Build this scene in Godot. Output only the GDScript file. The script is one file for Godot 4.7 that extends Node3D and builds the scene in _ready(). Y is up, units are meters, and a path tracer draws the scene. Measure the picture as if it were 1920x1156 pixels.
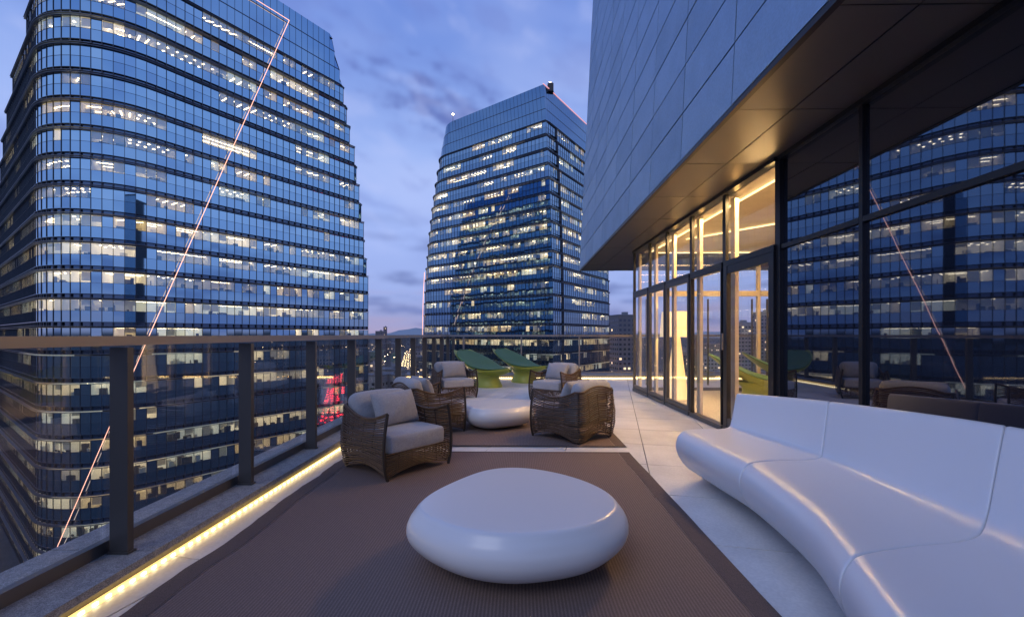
extends Node3D

const F := 853.0
const PSI := 0.01641
var rng := RandomNumberGenerator.new()
var M := {}
var taken := {}
var ln := FastNoiseLite.new()

# ---------------------------------------------------------------- mesh builder
class MB:
	var v := PackedVector3Array()
	var n := PackedVector3Array()
	var uv := PackedVector2Array()
	func tri(a: Vector3, b: Vector3, c: Vector3) -> void:
		var q := (b - a).cross(c - a).normalized()
		v.append(a); v.append(c); v.append(b)
		n.append(q); n.append(q); n.append(q)
		uv.append(Vector2(0, 0)); uv.append(Vector2(1, 1)); uv.append(Vector2(1, 0))
	func quad(a: Vector3, b: Vector3, c: Vector3, d: Vector3) -> void:
		var q := (c - a).cross(d - b).normalized()
		v.append(a); v.append(c); v.append(b); v.append(a); v.append(d); v.append(c)
		for i in 6: n.append(q)
		uv.append(Vector2(0, 0)); uv.append(Vector2(1, 1)); uv.append(Vector2(1, 0))
		uv.append(Vector2(0, 0)); uv.append(Vector2(0, 1)); uv.append(Vector2(1, 1))
	func nquad(a: Vector3, b: Vector3, c: Vector3, d: Vector3, na: Vector3, nb: Vector3, nc: Vector3, nd: Vector3) -> void:
		v.append(a); v.append(c); v.append(b); v.append(a); v.append(d); v.append(c)
		n.append(na); n.append(nc); n.append(nb); n.append(na); n.append(nd); n.append(nc)
		uv.append(Vector2(0, 0)); uv.append(Vector2(1, 1)); uv.append(Vector2(1, 0))
		uv.append(Vector2(0, 0)); uv.append(Vector2(0, 1)); uv.append(Vector2(1, 1))
	func obox(o: Vector3, x: Vector3, y: Vector3, z: Vector3) -> void:
		# oriented box: centre o, half axes x y z (right handed)
		var p := []
		for i in 8:
			p.append(o + x * (1.0 if i & 1 else -1.0) + y * (1.0 if i & 2 else -1.0) + z * (1.0 if i & 4 else -1.0))
		quad(p[4], p[5], p[7], p[6]); quad(p[1], p[0], p[2], p[3])
		quad(p[5], p[1], p[3], p[7]); quad(p[0], p[4], p[6], p[2])
		quad(p[6], p[7], p[3], p[2]); quad(p[0], p[1], p[5], p[4])
	func box(o: Vector3, s: Vector3) -> void:
		obox(o, Vector3(s.x / 2, 0, 0), Vector3(0, s.y / 2, 0), Vector3(0, 0, s.z / 2))
	func grid(rows: Array, wrap := false) -> void:
		# rows of points; smooth normals by finite differences
		var R := rows.size()
		var C: int = rows[0].size()
		var nn := []
		for i in R:
			var line := []
			for j in C:
				var i0: int = max(i - 1, 0)
				var i1: int = min(i + 1, R - 1)
				var j0: int = (j - 1 + C) % C if wrap else max(j - 1, 0)
				var j1: int = (j + 1) % C if wrap else min(j + 1, C - 1)
				var a: Vector3 = rows[i1][j] - rows[i0][j]
				var b: Vector3 = rows[i][j1] - rows[i][j0]
				var q := b.cross(a)
				line.append(q.normalized() if q.length() > 1e-9 else Vector3.UP)
			nn.append(line)
		for i in R - 1:
			for j in (C if wrap else C - 1):
				var k := (j + 1) % C
				nquad(rows[i][j], rows[i][k], rows[i + 1][k], rows[i + 1][j], nn[i][j], nn[i][k], nn[i + 1][k], nn[i + 1][j])
	func tube(path: Array, r: float, sides := 6, closed := false) -> void:
		var rows := []
		var N := path.size()
		for i in N:
			var t: Vector3 = (path[min(i + 1, N - 1)] - path[max(i - 1, 0)]).normalized()
			var up := Vector3.UP if absf(t.y) < 0.9 else Vector3.RIGHT
			var x := t.cross(up).normalized()
			var y := x.cross(t).normalized()
			var ring := []
			for k in sides:
				var a := TAU * k / sides
				ring.append(path[i] + (x * cos(a) + y * sin(a)) * r)
			rows.append(ring)
		grid(rows, true)
	func lathe(profile: Array, sides := 32, c := Vector3.ZERO) -> void:
		var rows := []
		for p in profile:
			var ring := []
			for k in sides:
				var a := TAU * k / sides
				ring.append(c + Vector3(cos(a) * p.x, p.y, -sin(a) * p.x))
			rows.append(ring)
		grid(rows, true)
	func fan(ring: Array) -> void:
		var c := Vector3.ZERO
		for p in ring: c += p
		c /= ring.size()
		for i in ring.size():
			tri(c, ring[i], ring[(i + 1) % ring.size()])
	func mesh() -> ArrayMesh:
		var m := ArrayMesh.new()
		if v.is_empty(): return m
		var a := []
		a.resize(Mesh.ARRAY_MAX)
		a[Mesh.ARRAY_VERTEX] = v
		a[Mesh.ARRAY_NORMAL] = n
		a[Mesh.ARRAY_TEX_UV] = uv
		m.add_surface_from_arrays(Mesh.PRIMITIVE_TRIANGLES, a)
		return m

func put(called: String, mb, mat: Material, parent: Node = null) -> MeshInstance3D:
	var o := MeshInstance3D.new()
	o.name = called
	var m: Mesh = mb.mesh() if mb is MB else mb
	o.mesh = m
	o.material_override = mat
	(parent if parent else self).add_child(o, true)
	return o

func numbered(called: String) -> String:
	if not taken.has(called):
		taken[called] = 0
		return called
	taken[called] += 1
	return "%s_%03d" % [called, taken[called]]

func tag(o: Node, label: String, category: String, group := "") -> Node:
	o.set_meta("label", label)
	o.set_meta("category", category)
	if group: o.set_meta("group", group)
	return o

func thing(called: String, label: String, category: String, at := Vector3.ZERO, turn := 0.0, group := "") -> Node3D:
	var o := Node3D.new()
	o.name = numbered(called)
	add_child(o)
	o.position = at
	o.rotation.y = turn
	tag(o, label, category, group)
	return o

func struct(o: Node) -> Node:
	o.set_meta("kind", "structure")
	return o

func stuff(o: Node) -> Node:
	o.set_meta("kind", "stuff")
	return o

func copy(o: Node3D, label: String, at: Vector3, turn: float) -> Node3D:
	var c: Node3D = o.duplicate()
	c.name = numbered(String(o.name))
	add_child(c)
	c.position = at
	c.rotation.y = turn
	c.set_meta("label", label)
	return c

func lin(r: float, g: float, b: float) -> Color:
	return Color(r, g, b).linear_to_srgb()

func mat(c: Color, rough := 0.6, metal := 0.0) -> StandardMaterial3D:
	var m := StandardMaterial3D.new()
	m.albedo_color = c
	m.roughness = rough
	m.metallic = metal
	return m

func glow(c: Color, e: float) -> StandardMaterial3D:
	var m := mat(Color(0.8, 0.8, 0.8), 0.5)
	m.emission_enabled = true
	m.emission = c
	m.emission_energy_multiplier = e
	return m

func pane_mat(alpha: float, tint: Color) -> StandardMaterial3D:
	var m := mat(Color(tint.r, tint.g, tint.b, alpha), 0.0)
	m.transparency = BaseMaterial3D.TRANSPARENCY_ALPHA
	m.metallic_specular = 0.7
	return m

func noise_img(size: int, freq: float, lo: Color, hi: Color, oct := 4, seed_ := 1, grain := 0.0) -> ImageTexture:
	var nz := FastNoiseLite.new()
	nz.seed = seed_
	nz.noise_type = FastNoiseLite.TYPE_SIMPLEX_SMOOTH
	nz.frequency = freq
	nz.fractal_octaves = oct
	var im := nz.get_seamless_image(size, size)
	var out := Image.create(size, size, false, Image.FORMAT_RGB8)
	var r := RandomNumberGenerator.new()
	r.seed = seed_
	for y in size:
		for x in size:
			var t := im.get_pixel(x, y).r
			var c := lo.lerp(hi, t)
			var g := 1.0 + r.randf_range(-grain, grain)
			out.set_pixel(x, y, Color(c.r * g, c.g * g, c.b * g))
	return ImageTexture.create_from_image(out)

func textured(m: StandardMaterial3D, t: Texture2D, scale: float, world := true) -> StandardMaterial3D:
	m.albedo_color = Color.WHITE
	m.albedo_texture = t
	m.uv1_triplanar = true
	m.uv1_world_triplanar = world
	m.uv1_scale = Vector3.ONE * scale
	return m

# ---------------------------------------------------------------- sky
func sky_texture() -> ImageTexture:
	var W := 1024
	var H := 512
	var im := Image.create(W, H, false, Image.FORMAT_RGBF)
	var big := FastNoiseLite.new()
	big.seed = 11; big.frequency = 1.1; big.fractal_octaves = 5
	var streak := FastNoiseLite.new()
	streak.seed = 5; streak.frequency = 1.7; streak.fractal_octaves = 5
	var stops := [0.0, 0.04, 0.09, 0.2, 0.36, 0.6, 1.0]
	var cols := [Color(0.40, 0.36, 0.58), Color(0.34, 0.38, 0.68), Color(0.33, 0.43, 0.82), Color(0.38, 0.50, 0.93), Color(0.34, 0.475, 0.91), Color(0.125, 0.24, 0.70), Color(0.16, 0.28, 0.74)]
	for y in H:
		var el := (0.5 - (y + 0.5) / H) * PI
		var sy := sin(el)
		for x in W:
			if sy < -0.02:
				im.set_pixel(x, y, Color(0.03, 0.035, 0.06))
				continue
			var az := (x + 0.5) / W * TAU
			var d := Vector3(sin(az) * cos(el), sy, -cos(az) * cos(el))
			var k := 0
			var s := clampf(sy, 0.0, 0.999)
			while s > stops[k + 1]: k += 1
			var c: Color = cols[k].lerp(cols[k + 1], (s - stops[k]) / (stops[k + 1] - stops[k]))
			# soft bright veils and darker cloud
			var p := d / (0.25 + maxf(d.y, 0.0)) 
			var a := big.get_noise_3d(p.x * 0.8, d.y * 2.0, p.z * 0.8)
			var b := streak.get_noise_3d(d.x * 2.2, d.y * 16.0, d.z * 2.2)
			var veil := smoothstep(-0.05, 0.5, a) * 0.5 * smoothstep(0.02, 0.25, sy) * smoothstep(0.8, 0.38, sy)
			c = c.lerp(Color(0.50, 0.60, 0.98), veil)
			var dark := smoothstep(0.10, 0.42, -a) * smoothstep(0.10, 0.3, sy) * 0.32
			c = c.lerp(Color(0.15, 0.21, 0.56), dark)
			var low := smoothstep(0.02, 0.45, b) * smoothstep(0.30, 0.10, sy) * 0.8
			c = c.lerp(Color(0.115, 0.155, 0.40), low)
			var pink := smoothstep(0.05, 0.5, -b) * smoothstep(0.16, 0.03, sy) * 0.5
			c = c.lerp(Color(0.44, 0.36, 0.56), pink)
			# the ragged dark cloud that hangs between the towers
			var ca := wrapf(az - TAU + 0.145, -PI, PI) if az > PI else az + 0.145
			var ce := el - 0.455
			var rag := streak.get_noise_3d(d.x * 6.0, d.y * 22.0 + d.x * 5.0, d.z * 6.0) * 0.9 + big.get_noise_3d(d.x * 20.0, d.y * 44.0, d.z * 20.0) * 0.55
			var q := 1.0 - sqrt(pow(ca / 0.20, 2.0) + pow((ce + ca * 0.30) / 0.07, 2.0)) + rag * 1.1
			c = c.lerp(Color(0.10, 0.14, 0.44), smoothstep(0.0, 1.1, q) * 0.75)
			var wisp := streak.get_noise_3d(d.x * 4.0 + 7.0, d.y * 9.0 + d.x * 3.0, d.z * 4.0)
			c = c.lerp(Color(0.15, 0.20, 0.56), smoothstep(0.08, 0.5, wisp) * 0.26 * smoothstep(0.12, 0.3, sy))
			c = c.lerp(Color(0.52, 0.60, 0.98), smoothstep(0.08, 0.5, -wisp) * 0.28 * smoothstep(0.05, 0.3, sy) * smoothstep(0.8, 0.5, sy))
			im.set_pixel(x, y, c)
	return ImageTexture.create_from_image(im)

# ---------------------------------------------------------------- main
func _ready() -> void:
	rng.seed = 77
	var cam := Camera3D.new()
	cam.name = "camera"
	cam.projection = Camera3D.PROJECTION_FRUSTUM
	cam.near = 0.05
	cam.far = 9000.0
	cam.size = 2.0 * 0.05 * 578.0 / F
	cam.frustum_offset = Vector2(0, 0.05 * 49.0 / F)
	add_child(cam)
	cam.position = Vector3(0, 1.4, 0)
	cam.rotation.y = PSI
	cam.current = true
	var we := WorldEnvironment.new()
	we.name = "environment"
	var env := Environment.new()
	env.background_mode = Environment.BG_SKY
	var sky := Sky.new()
	var sm := PanoramaSkyMaterial.new()
	sm.panorama = sky_texture()
	sky.sky_material = sm
	env.sky = sky
	env.background_energy_multiplier = 1.0
	env.tonemap_mode = Environment.TONE_MAPPER_LINEAR
	env.tonemap_exposure = 1.0
	env.sdfgi_enabled = true
	env.ssao_enabled = true
	env.ssil_enabled = true
	we.environment = env
	add_child(we)
	var sun := DirectionalLight3D.new()
	sun.name = "dusk_sun"
	sun.light_energy = 0.16
	sun.light_color = Color(0.96, 0.97, 1.0)
	sun.light_angular_distance = 25.0
	sun.shadow_enabled = true
	add_child(sun)
	sun.look_at_from_position(Vector3(-6, 10, 9), Vector3.ZERO)
	lights()
	materials()
	ground()
	terrace()
	own_building()
	left_tower()
	right_tower()
	railing()
	furniture()
	city()

func area_light(called: String, at: Vector3, target: Vector3, size: Vector2, c: Color, e: float, up := Vector3.UP) -> void:
	var l := AreaLight3D.new()
	l.name = called
	l.area_size = size
	l.light_color = c
	l.light_energy = e
	l.shadow_enabled = true
	add_child(l)
	l.look_at_from_position(at, target, up)

func lights() -> void:
	var warm := Color(1.0, 0.80, 0.52)
	# lobby ceiling strips
	for z in [-6.4, -8.3, -10.3]:
		area_light("lobby_strip_light", Vector3(4.6, 3.30, z), Vector3(4.6, 0, z), Vector2(3.0, 0.14), warm, 4.5, Vector3.FORWARD)
	# perimeter strip just inside the window wall
	area_light("window_strip_light", Vector3(3.16, 3.36, -7.4), Vector3(2.3, 0.0, -7.4), Vector2(3.8, 0.07), warm, 13.0)
	area_light("added_door_light", Vector3(3.25, 3.25, -6.0), Vector3(2.45, 0.0, -5.0), Vector2(0.5, 0.10), warm, 2.4)  # extra light added near the door to warm the terrace floor
	# strips under the kerb
	area_light("kerb_strip_light", Vector3(-2.165, 0.055, -6.6), Vector3(-1.6, -0.12, -6.6), Vector2(15.6, 0.02), Color(1.0, 0.80, 0.48), 0.22)
	area_light("kerb_strip_light", Vector3(2.9, 0.055, -14.43), Vector3(2.9, -0.1, -13.8), Vector2(10.4, 0.02), Color(1.0, 0.80, 0.48), 0.8)

func materials() -> void:
	M.mirror = mat(lin(0.37, 0.57, 0.69), 0.02, 1.0)
	M.mirror_dimmed = mat(lin(0.25, 0.38, 0.48), 0.02, 1.0)  # right tower glass: darker reflections put into its tint
	M.mirror_dimmed_b = mat(lin(0.19, 0.31, 0.42), 0.03, 1.0)  # spandrel tint, darkened the same way to imitate dim reflections
	M.mirror_b = mat(lin(0.30, 0.49, 0.63), 0.03, 1.0)
	M.glass = mat(Color(lin(0.36, 0.62, 0.80), 0.42), 0.3, 1.0)
	M.glass.transparency = BaseMaterial3D.TRANSPARENCY_ALPHA
	var smooth_img := Image.create(4, 4, false, Image.FORMAT_RGB8)
	smooth_img.fill(Color(0.1, 0.1, 0.1))
	M.glass.roughness_texture = ImageTexture.create_from_image(smooth_img)
	M.mullion = mat(lin(0.03, 0.036, 0.05), 0.45)
	M.ledge = mat(lin(0.17, 0.19, 0.23), 0.35, 0.6)
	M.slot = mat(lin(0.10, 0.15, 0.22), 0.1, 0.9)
	M.room = mat(lin(0.72, 0.70, 0.64), 0.9)
	M.carpet = mat(lin(0.30, 0.28, 0.24), 0.9)
	M.desk_dark = mat(lin(0.06, 0.05, 0.05), 0.6)
	M.desk_light = mat(lin(0.7, 0.68, 0.62), 0.6)
	M.blind = mat(lin(0.75, 0.73, 0.66), 0.9)
	M.blind.backlight_enabled = true
	M.blind.backlight = Color(0.9, 0.88, 0.8)
	M.office_lamp = glow(Color(1.0, 0.90, 0.70), 13.0)
	M.room_glow = []  # office walls glow by themselves, standing in for lamp light on them
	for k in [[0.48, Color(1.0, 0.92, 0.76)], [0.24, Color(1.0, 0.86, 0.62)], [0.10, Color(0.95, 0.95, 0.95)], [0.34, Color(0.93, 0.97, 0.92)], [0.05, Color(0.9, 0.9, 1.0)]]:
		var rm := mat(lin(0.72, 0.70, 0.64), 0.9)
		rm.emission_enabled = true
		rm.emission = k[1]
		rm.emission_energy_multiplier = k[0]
		M.room_glow.append(rm)
	M.line = glow(Color(1.0, 0.70, 0.54), 2.2)
	M.pink_line = glow(Color(1.0, 0.66, 0.66), 0.9)
	M.concrete = textured(mat(Color.WHITE, 0.75), noise_img(256, 0.02, lin(0.34, 0.335, 0.33), lin(0.46, 0.455, 0.45), 5, 3, 0.05), 0.5)
	M.tile = textured(mat(Color.WHITE, 0.42), noise_img(256, 0.015, lin(0.64, 0.615, 0.575), lin(0.80, 0.77, 0.725), 5, 4, 0.03), 0.35)
	M.tile_b = textured(mat(Color.WHITE, 0.48), noise_img(256, 0.02, lin(0.58, 0.56, 0.53), lin(0.76, 0.735, 0.69), 5, 14, 0.03), 0.3)
	M.grout = mat(lin(0.12, 0.115, 0.11), 0.9)
	M.granite = textured(mat(Color.WHITE, 0.6), noise_img(256, 0.05, lin(0.22, 0.22, 0.22), lin(0.36, 0.355, 0.35), 4, 6, 0.25), 1.2)
	M.frame = mat(lin(0.11, 0.105, 0.10), 0.42, 0.5)
	M.rail = mat(lin(0.30, 0.28, 0.27), 0.35, 0.7)
	M.dark_frame = mat(lin(0.022, 0.022, 0.026), 0.35, 0.3)
	M.bronze = mat(lin(0.17, 0.16, 0.155), 0.40, 0.75)
	M.rail_glass = pane_mat(0.09, Color(0.30, 0.33, 0.36))
	M.clear_glass = pane_mat(0.04, Color(0.7, 0.75, 0.75))
	M.dark_glass = mat(lin(0.185, 0.205, 0.27), 0.015, 0.93)
	var wob := FastNoiseLite.new()
	wob.seed = 9; wob.frequency = 0.012; wob.fractal_octaves = 2
	var wim := wob.get_seamless_image(256, 256)
	wim.convert(Image.FORMAT_RGBA8)
	wim.bump_map_to_normal_map(0.35)
	M.dark_glass.normal_enabled = true
	M.dark_glass.normal_texture = ImageTexture.create_from_image(wim)
	M.dark_glass.normal_scale = 0.025
	M.dark_glass.uv1_triplanar = true
	M.dark_glass.uv1_world_triplanar = true
	M.dark_glass.uv1_scale = Vector3.ONE * 0.45
	M.panel = textured(mat(Color.WHITE, 0.45), noise_img(256, 0.018, lin(0.30, 0.42, 0.55), lin(0.36, 0.49, 0.63), 4, 21, 0.04), 0.3)
	M.panel.metallic = 0.6
	M.panel_b = textured(mat(Color.WHITE, 0.5), noise_img(256, 0.018, lin(0.28, 0.395, 0.52), lin(0.345, 0.47, 0.61), 4, 22, 0.04), 0.3)
	M.panel_b.metallic = 0.6
	M.cream = mat(lin(0.72, 0.62, 0.46), 0.7)
	M.lobby_ceiling = textured(mat(Color.WHITE, 0.6), noise_img(128, 0.03, lin(0.62, 0.54, 0.43), lin(0.70, 0.62, 0.50), 3, 31, 0.03), 0.6)
	M.lobby_floor = textured(mat(Color.WHITE, 0.8), noise_img(128, 0.08, lin(0.40, 0.37, 0.33), lin(0.52, 0.48, 0.43), 4, 32, 0.12), 1.2)
	M.strip = glow(Color(1.0, 0.86, 0.60), 2.6)
	M.led = glow(Color(1.0, 0.82, 0.48), 1.5)
	M.bead = glow(Color(1.0, 0.92, 0.70), 7.0)
	M.white = mat(lin(0.73, 0.74, 0.76), 0.34)
	M.white.clearcoat_enabled = true
	M.white.clearcoat = 0.28
	M.white.clearcoat_roughness = 0.3
	M.table_white = mat(lin(0.70, 0.70, 0.70), 0.34)
	M.table_white.clearcoat_enabled = true
	M.table_white.clearcoat = 0.3
	M.table_white.clearcoat_roughness = 0.15
	M.fabric = fabric_mat(lin(0.33, 0.33, 0.34), lin(0.41, 0.41, 0.42))
	M.pillow = fabric_mat(lin(0.30, 0.30, 0.31), lin(0.39, 0.385, 0.395))
	M.wicker = textured(mat(Color.WHITE, 0.45), noise_img(128, 0.06, lin(0.065, 0.037, 0.020), lin(0.15, 0.088, 0.046), 3, 41, 0.1), 2.0, false)
	M.wicker_dark = mat(lin(0.03, 0.02, 0.014), 0.5)
	M.olive = mat(lin(0.27, 0.32, 0.045), 0.38)
	M.green = mat(lin(0.085, 0.18, 0.085), 0.75)
	M.shade = mat(lin(0.85, 0.80, 0.66), 0.8)
	M.shade.emission_enabled = true
	M.shade.emission = Color(1.0, 0.83, 0.52)
	M.shade.emission_energy_multiplier = 0.75
	M.rug = rug_mat()
	M.rug_edge = textured(mat(Color.WHITE, 0.9), noise_img(128, 0.2, lin(0.085, 0.060, 0.052), lin(0.165, 0.120, 0.105), 2, 52, 0.35), 6.0)
	M.asphalt = textured(mat(Color.WHITE, 0.85), noise_img(256, 0.02, lin(0.03, 0.03, 0.034), lin(0.06, 0.06, 0.065), 5, 61, 0.1), 0.03)
	M.pavement = mat(lin(0.16, 0.155, 0.15), 0.85)
	M.wall_a = mat(lin(0.26, 0.235, 0.22), 0.8)
	M.wall_b = mat(lin(0.16, 0.15, 0.155), 0.8)
	M.wall_c = mat(lin(0.36, 0.35, 0.34), 0.8)
	M.roof = mat(lin(0.20, 0.21, 0.23), 0.85)
	M.city_window = glow(Color(1.0, 0.84, 0.58), 1.6)
	M.dark_window = mat(lin(0.07, 0.09, 0.13), 0.12, 0.6)
	M.street_lamp = glow(Color(1.0, 0.86, 0.60), 60.0)
	M.head = glow(Color(1.0, 0.90, 0.66), 22.0)
	M.tail = glow(Color(1.0, 0.08, 0.10), 42.0)
	M.leaf = mat(lin(0.035, 0.06, 0.022), 0.8)
	M.bark = mat(lin(0.07, 0.05, 0.035), 0.9)
	M.hill = mat(lin(0.30, 0.34, 0.36), 1.0)

func fabric_mat(a: Color, b: Color) -> StandardMaterial3D:
	var m := textured(mat(Color.WHITE, 0.95), noise_img(128, 0.35, a, b, 2, 71, 0.06), 1.5, false)
	m.rim_enabled = true
	m.rim = 0.3
	m.heightmap_enabled = true
	m.heightmap_texture = noise_img(256, 0.012, Color.BLACK, Color.WHITE, 3, 73)
	m.heightmap_scale = 1.0
	return m

func rug_mat() -> StandardMaterial3D:
	var S := 256
	var im := Image.create(S, S, false, Image.FORMAT_RGB8)
	var h := Image.create(S, S, false, Image.FORMAT_RGB8)
	var r := RandomNumberGenerator.new()
	r.seed = 51
	var nz := FastNoiseLite.new()
	nz.seed = 3; nz.frequency = 0.03
	for y in S:
		for x in S:
			var rib := 0.5 + 0.5 * sin(TAU * x * 16.0 / S + sin(TAU * y * 32.0 / S) * 0.5)
			var knot := 0.5 + 0.5 * sin(TAU * y * 32.0 / S + (PI if int(x * 16.0 / S) % 2 else 0.0))
			var k := 0.45 + 0.55 * rib * (0.55 + 0.45 * knot)
			k = lerpf(k, 0.7, 0.15) * r.randf_range(0.5, 1.45)
			var t := clampf(k, 0.0, 1.2)
			im.set_pixel(x, y, lin(0.285 * t, 0.195 * t, 0.160 * t))
			var g := rib * (0.6 + 0.4 * knot)
			h.set_pixel(x, y, Color(g, g, g))
	var m := mat(Color.WHITE, 0.75)
	m.albedo_texture = ImageTexture.create_from_image(im)
	m.heightmap_enabled = true
	m.heightmap_texture = ImageTexture.create_from_image(h)
	m.heightmap_scale = 0.12
	m.uv1_triplanar = true
	m.uv1_world_triplanar = true
	m.uv1_scale = Vector3.ONE * 3.3
	return m

# ---------------------------------------------------------------- ground
func ground() -> void:
	var g := MB.new()
	g.box(Vector3(0, -38.5, -1500), Vector3(9000, 1, 7000))
	struct(put("ground", g, M.asphalt))

# ---------------------------------------------------------------- terrace
func terrace() -> void:
	var slab := MB.new()
	slab.box(Vector3(0.1, -0.32, -6.2), Vector3(5.9, 0.58, 17.6))
	slab.box(Vector3(6.55, -0.32, -13.25), Vector3(7.0, 0.58, 3.5))
	var fl: MeshInstance3D = put("terrace_floor", slab, M.grout)
	struct(fl)
	var region := PackedVector2Array([Vector2(-2.2, 2.4), Vector2(2.98, 2.4), Vector2(2.98, -5.3), Vector2(2.88, -11.5), Vector2(9.9, -11.5), Vector2(9.9, -14.5), Vector2(-2.2, -14.5)])
	var u := Vector2(0.978, 0.208)
	var w := Vector2(0.208, -0.978)
	for i in range(-8, 16):
		for j in range(-6, 20):
			var o := u * (0.33 + (i - 3) * 0.93) + w * (3.26 + (j - 2) * 0.93)
			var e := 0.93 - 0.010
			var poly := PackedVector2Array([o, o + u * e, o + u * e + w * e, o + w * e])
			for part in Geometry2D.intersect_polygons(poly, region):
				if part.size() < 3: continue
				var p2: PackedVector2Array = part
				if not Geometry2D.is_polygon_clockwise(p2):
					p2.reverse()
				var t := MB.new()
				var top := rng.randf_range(-0.0012, 0.0)
				var ring := []
				for q in p2: ring.append(Vector3(q.x, top, q.y))
				t.fan(ring)
				for k in ring.size():
					var a: Vector3 = ring[k]
					var b: Vector3 = ring[(k + 1) % ring.size()]
					t.quad(a, a - Vector3(0, 0.02, 0), b - Vector3(0, 0.02, 0), b)
				put("tile", t, M.tile if rng.randf() < 0.6 else M.tile_b, fl)
	# kerb of coping stones on the left and at the far end
	var k := Node3D.new()
	k.name = "kerb"
	add_child(k)
	struct(k)
	var z := 2.2
	while z > -14.9:
		var L := 1.21
		var s := MB.new()
		s.box(Vector3(-2.46, 0.1085, z - L / 2), Vector3(0.62, 0.043, L - 0.006))
		put("coping_stone", s, M.granite, k)
		z -= L
	var x := -2.14
	while x < 9.9:
		var s := MB.new()
		s.box(Vector3(x + 0.6, 0.1085, -14.72), Vector3(1.194, 0.043, 0.56))
		put("coping_stone", s, M.granite, k)
		x += 1.2
	var core := MB.new()
	core.box(Vector3(-2.50, 0.042, -6.35), Vector3(0.50, 0.084, 17.1))
	core.box(Vector3(3.9, 0.042, -14.76), Vector3(12.0, 0.084, 0.46))
	put("kerb_core", core, M.concrete, k)
	# light strips
	var l := MB.new()
	l.box(Vector3(-2.19, 0.0145, -6.6), Vector3(0.018, 0.027, 16.6))
	var n := thing("light_strip", "long glowing yellow strip light under the left kerb coping", "strip light", Vector3.ZERO, 0, "")
	put("glowing_tube", l, M.led, n)
	var beads := MB.new()
	var zb := 1.6
	while zb > -14.6:
		beads.box(Vector3(-2.178, 0.016, zb), Vector3(0.008, 0.014, 0.026))
		zb -= 0.075
	stuff(put("light_beads", beads, M.bead, n))
	var l2 := MB.new()
	l2.box(Vector3(3.85, 0.0195, -14.475), Vector3(11.9, 0.037, 0.016))
	var n2 := thing("light_strip", "glowing yellow strip light under the far kerb behind the green loungers", "strip light")
	put("glowing_tube", l2, M.led, n2)
	var beads2 := MB.new()
	var xb := -2.0
	while xb < 9.7:
		beads2.box(Vector3(xb, 0.022, -14.464), Vector3(0.03, 0.02, 0.008))
		xb += 0.075
	stuff(put("light_beads", beads2, M.bead, n2))

# ---------------------------------------------------------------- railing
func bar(a: Vector3, b: Vector3, w: float, h: float) -> MB:
	var m := MB.new()
	var t := (b - a)
	var x := t.normalized()
	var y := Vector3.UP if absf(x.y) < 0.9 else Vector3.BACK
	var z := x.cross(y).normalized()
	y = z.cross(x)
	m.obox((a + b) / 2, t / 2, y * h / 2, z * w / 2)
	return m

func railing() -> void:
	var r := thing("glass_railing", "long glass railing with flat grey posts along the left edge", "railing")
	var post := MB.new()
	post.box(Vector3(0, 0.60, 0), Vector3(0.106, 1.19, 0.042))
	post.box(Vector3(0, 0.007, 0), Vector3(0.125, 0.012, 0.06))
	var pm := post.mesh()
	for i in range(-2, 12):
		var z := -2.617 - i * 1.212
		put("post", pm, M.frame, r).position = Vector3(-2.323, 0.13, z)
	var hr := MB.new()
	hr.box(Vector3(-2.36, 1.362, -6.2), Vector3(0.13, 0.05, 17.4))
	hr.box(Vector3(-2.36, 1.389, -6.2), Vector3(0.115, 0.006, 17.4))
	put("handrail", hr, M.rail, r)
	put("base_channel", bar(Vector3(-2.425, 0.165, 2.5), Vector3(-2.425, 0.165, -14.9), 0.05, 0.07), M.bronze, r)
	for i in range(-3, 11):
		var z := -2.617 - i * 1.212
		var g := MB.new()
		g.quad(Vector3(-2.418, 0.2, z), Vector3(-2.418, 0.2, z - 1.19), Vector3(-2.418, 1.335, z - 1.19), Vector3(-2.418, 1.335, z))
		g.quad(Vector3(-2.432, 0.2, z - 1.19), Vector3(-2.432, 0.2, z), Vector3(-2.432, 1.335, z), Vector3(-2.432, 1.335, z - 1.19))
		put("glass_pane", g, M.rail_glass, r)
	var f := thing("glass_railing", "far glass railing with slim posts behind the two green loungers", "railing")
	var sp := MB.new()
	sp.box(Vector3(0, 0.60, 0), Vector3(0.045, 1.2, 0.05))
	var spm := sp.mesh()
	for i in 7:
		put("post", spm, M.rail, f).position = Vector3(-1.80 + i * 1.86, 0.13, -14.62)
	put("handrail", bar(Vector3(-2.3, 1.365, -14.62), Vector3(9.9, 1.365, -14.62), 0.08, 0.06), M.rail, f)
	put("bottom_rail", bar(Vector3(-2.3, 0.19, -14.62), Vector3(9.9, 0.19, -14.62), 0.05, 0.05), M.rail, f)
	for i in 7:
		var g := MB.new()
		var x0 := -1.78 + i * 1.86 - (0.5 if i == 0 else 0.0)
		var x1 := -1.82 + (i + 1) * 1.86
		g.quad(Vector3(x0, 0.21, -14.62), Vector3(minf(x1, 9.9), 0.21, -14.62), Vector3(minf(x1, 9.9), 1.335, -14.62), Vector3(x0, 1.335, -14.62))
		put("glass_pane", g, M.rail_glass, f)

# ---------------------------------------------------------------- our own building
func xw(z: float) -> float:
	return 2.88 + (z + 11.43) * 0.0264

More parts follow.
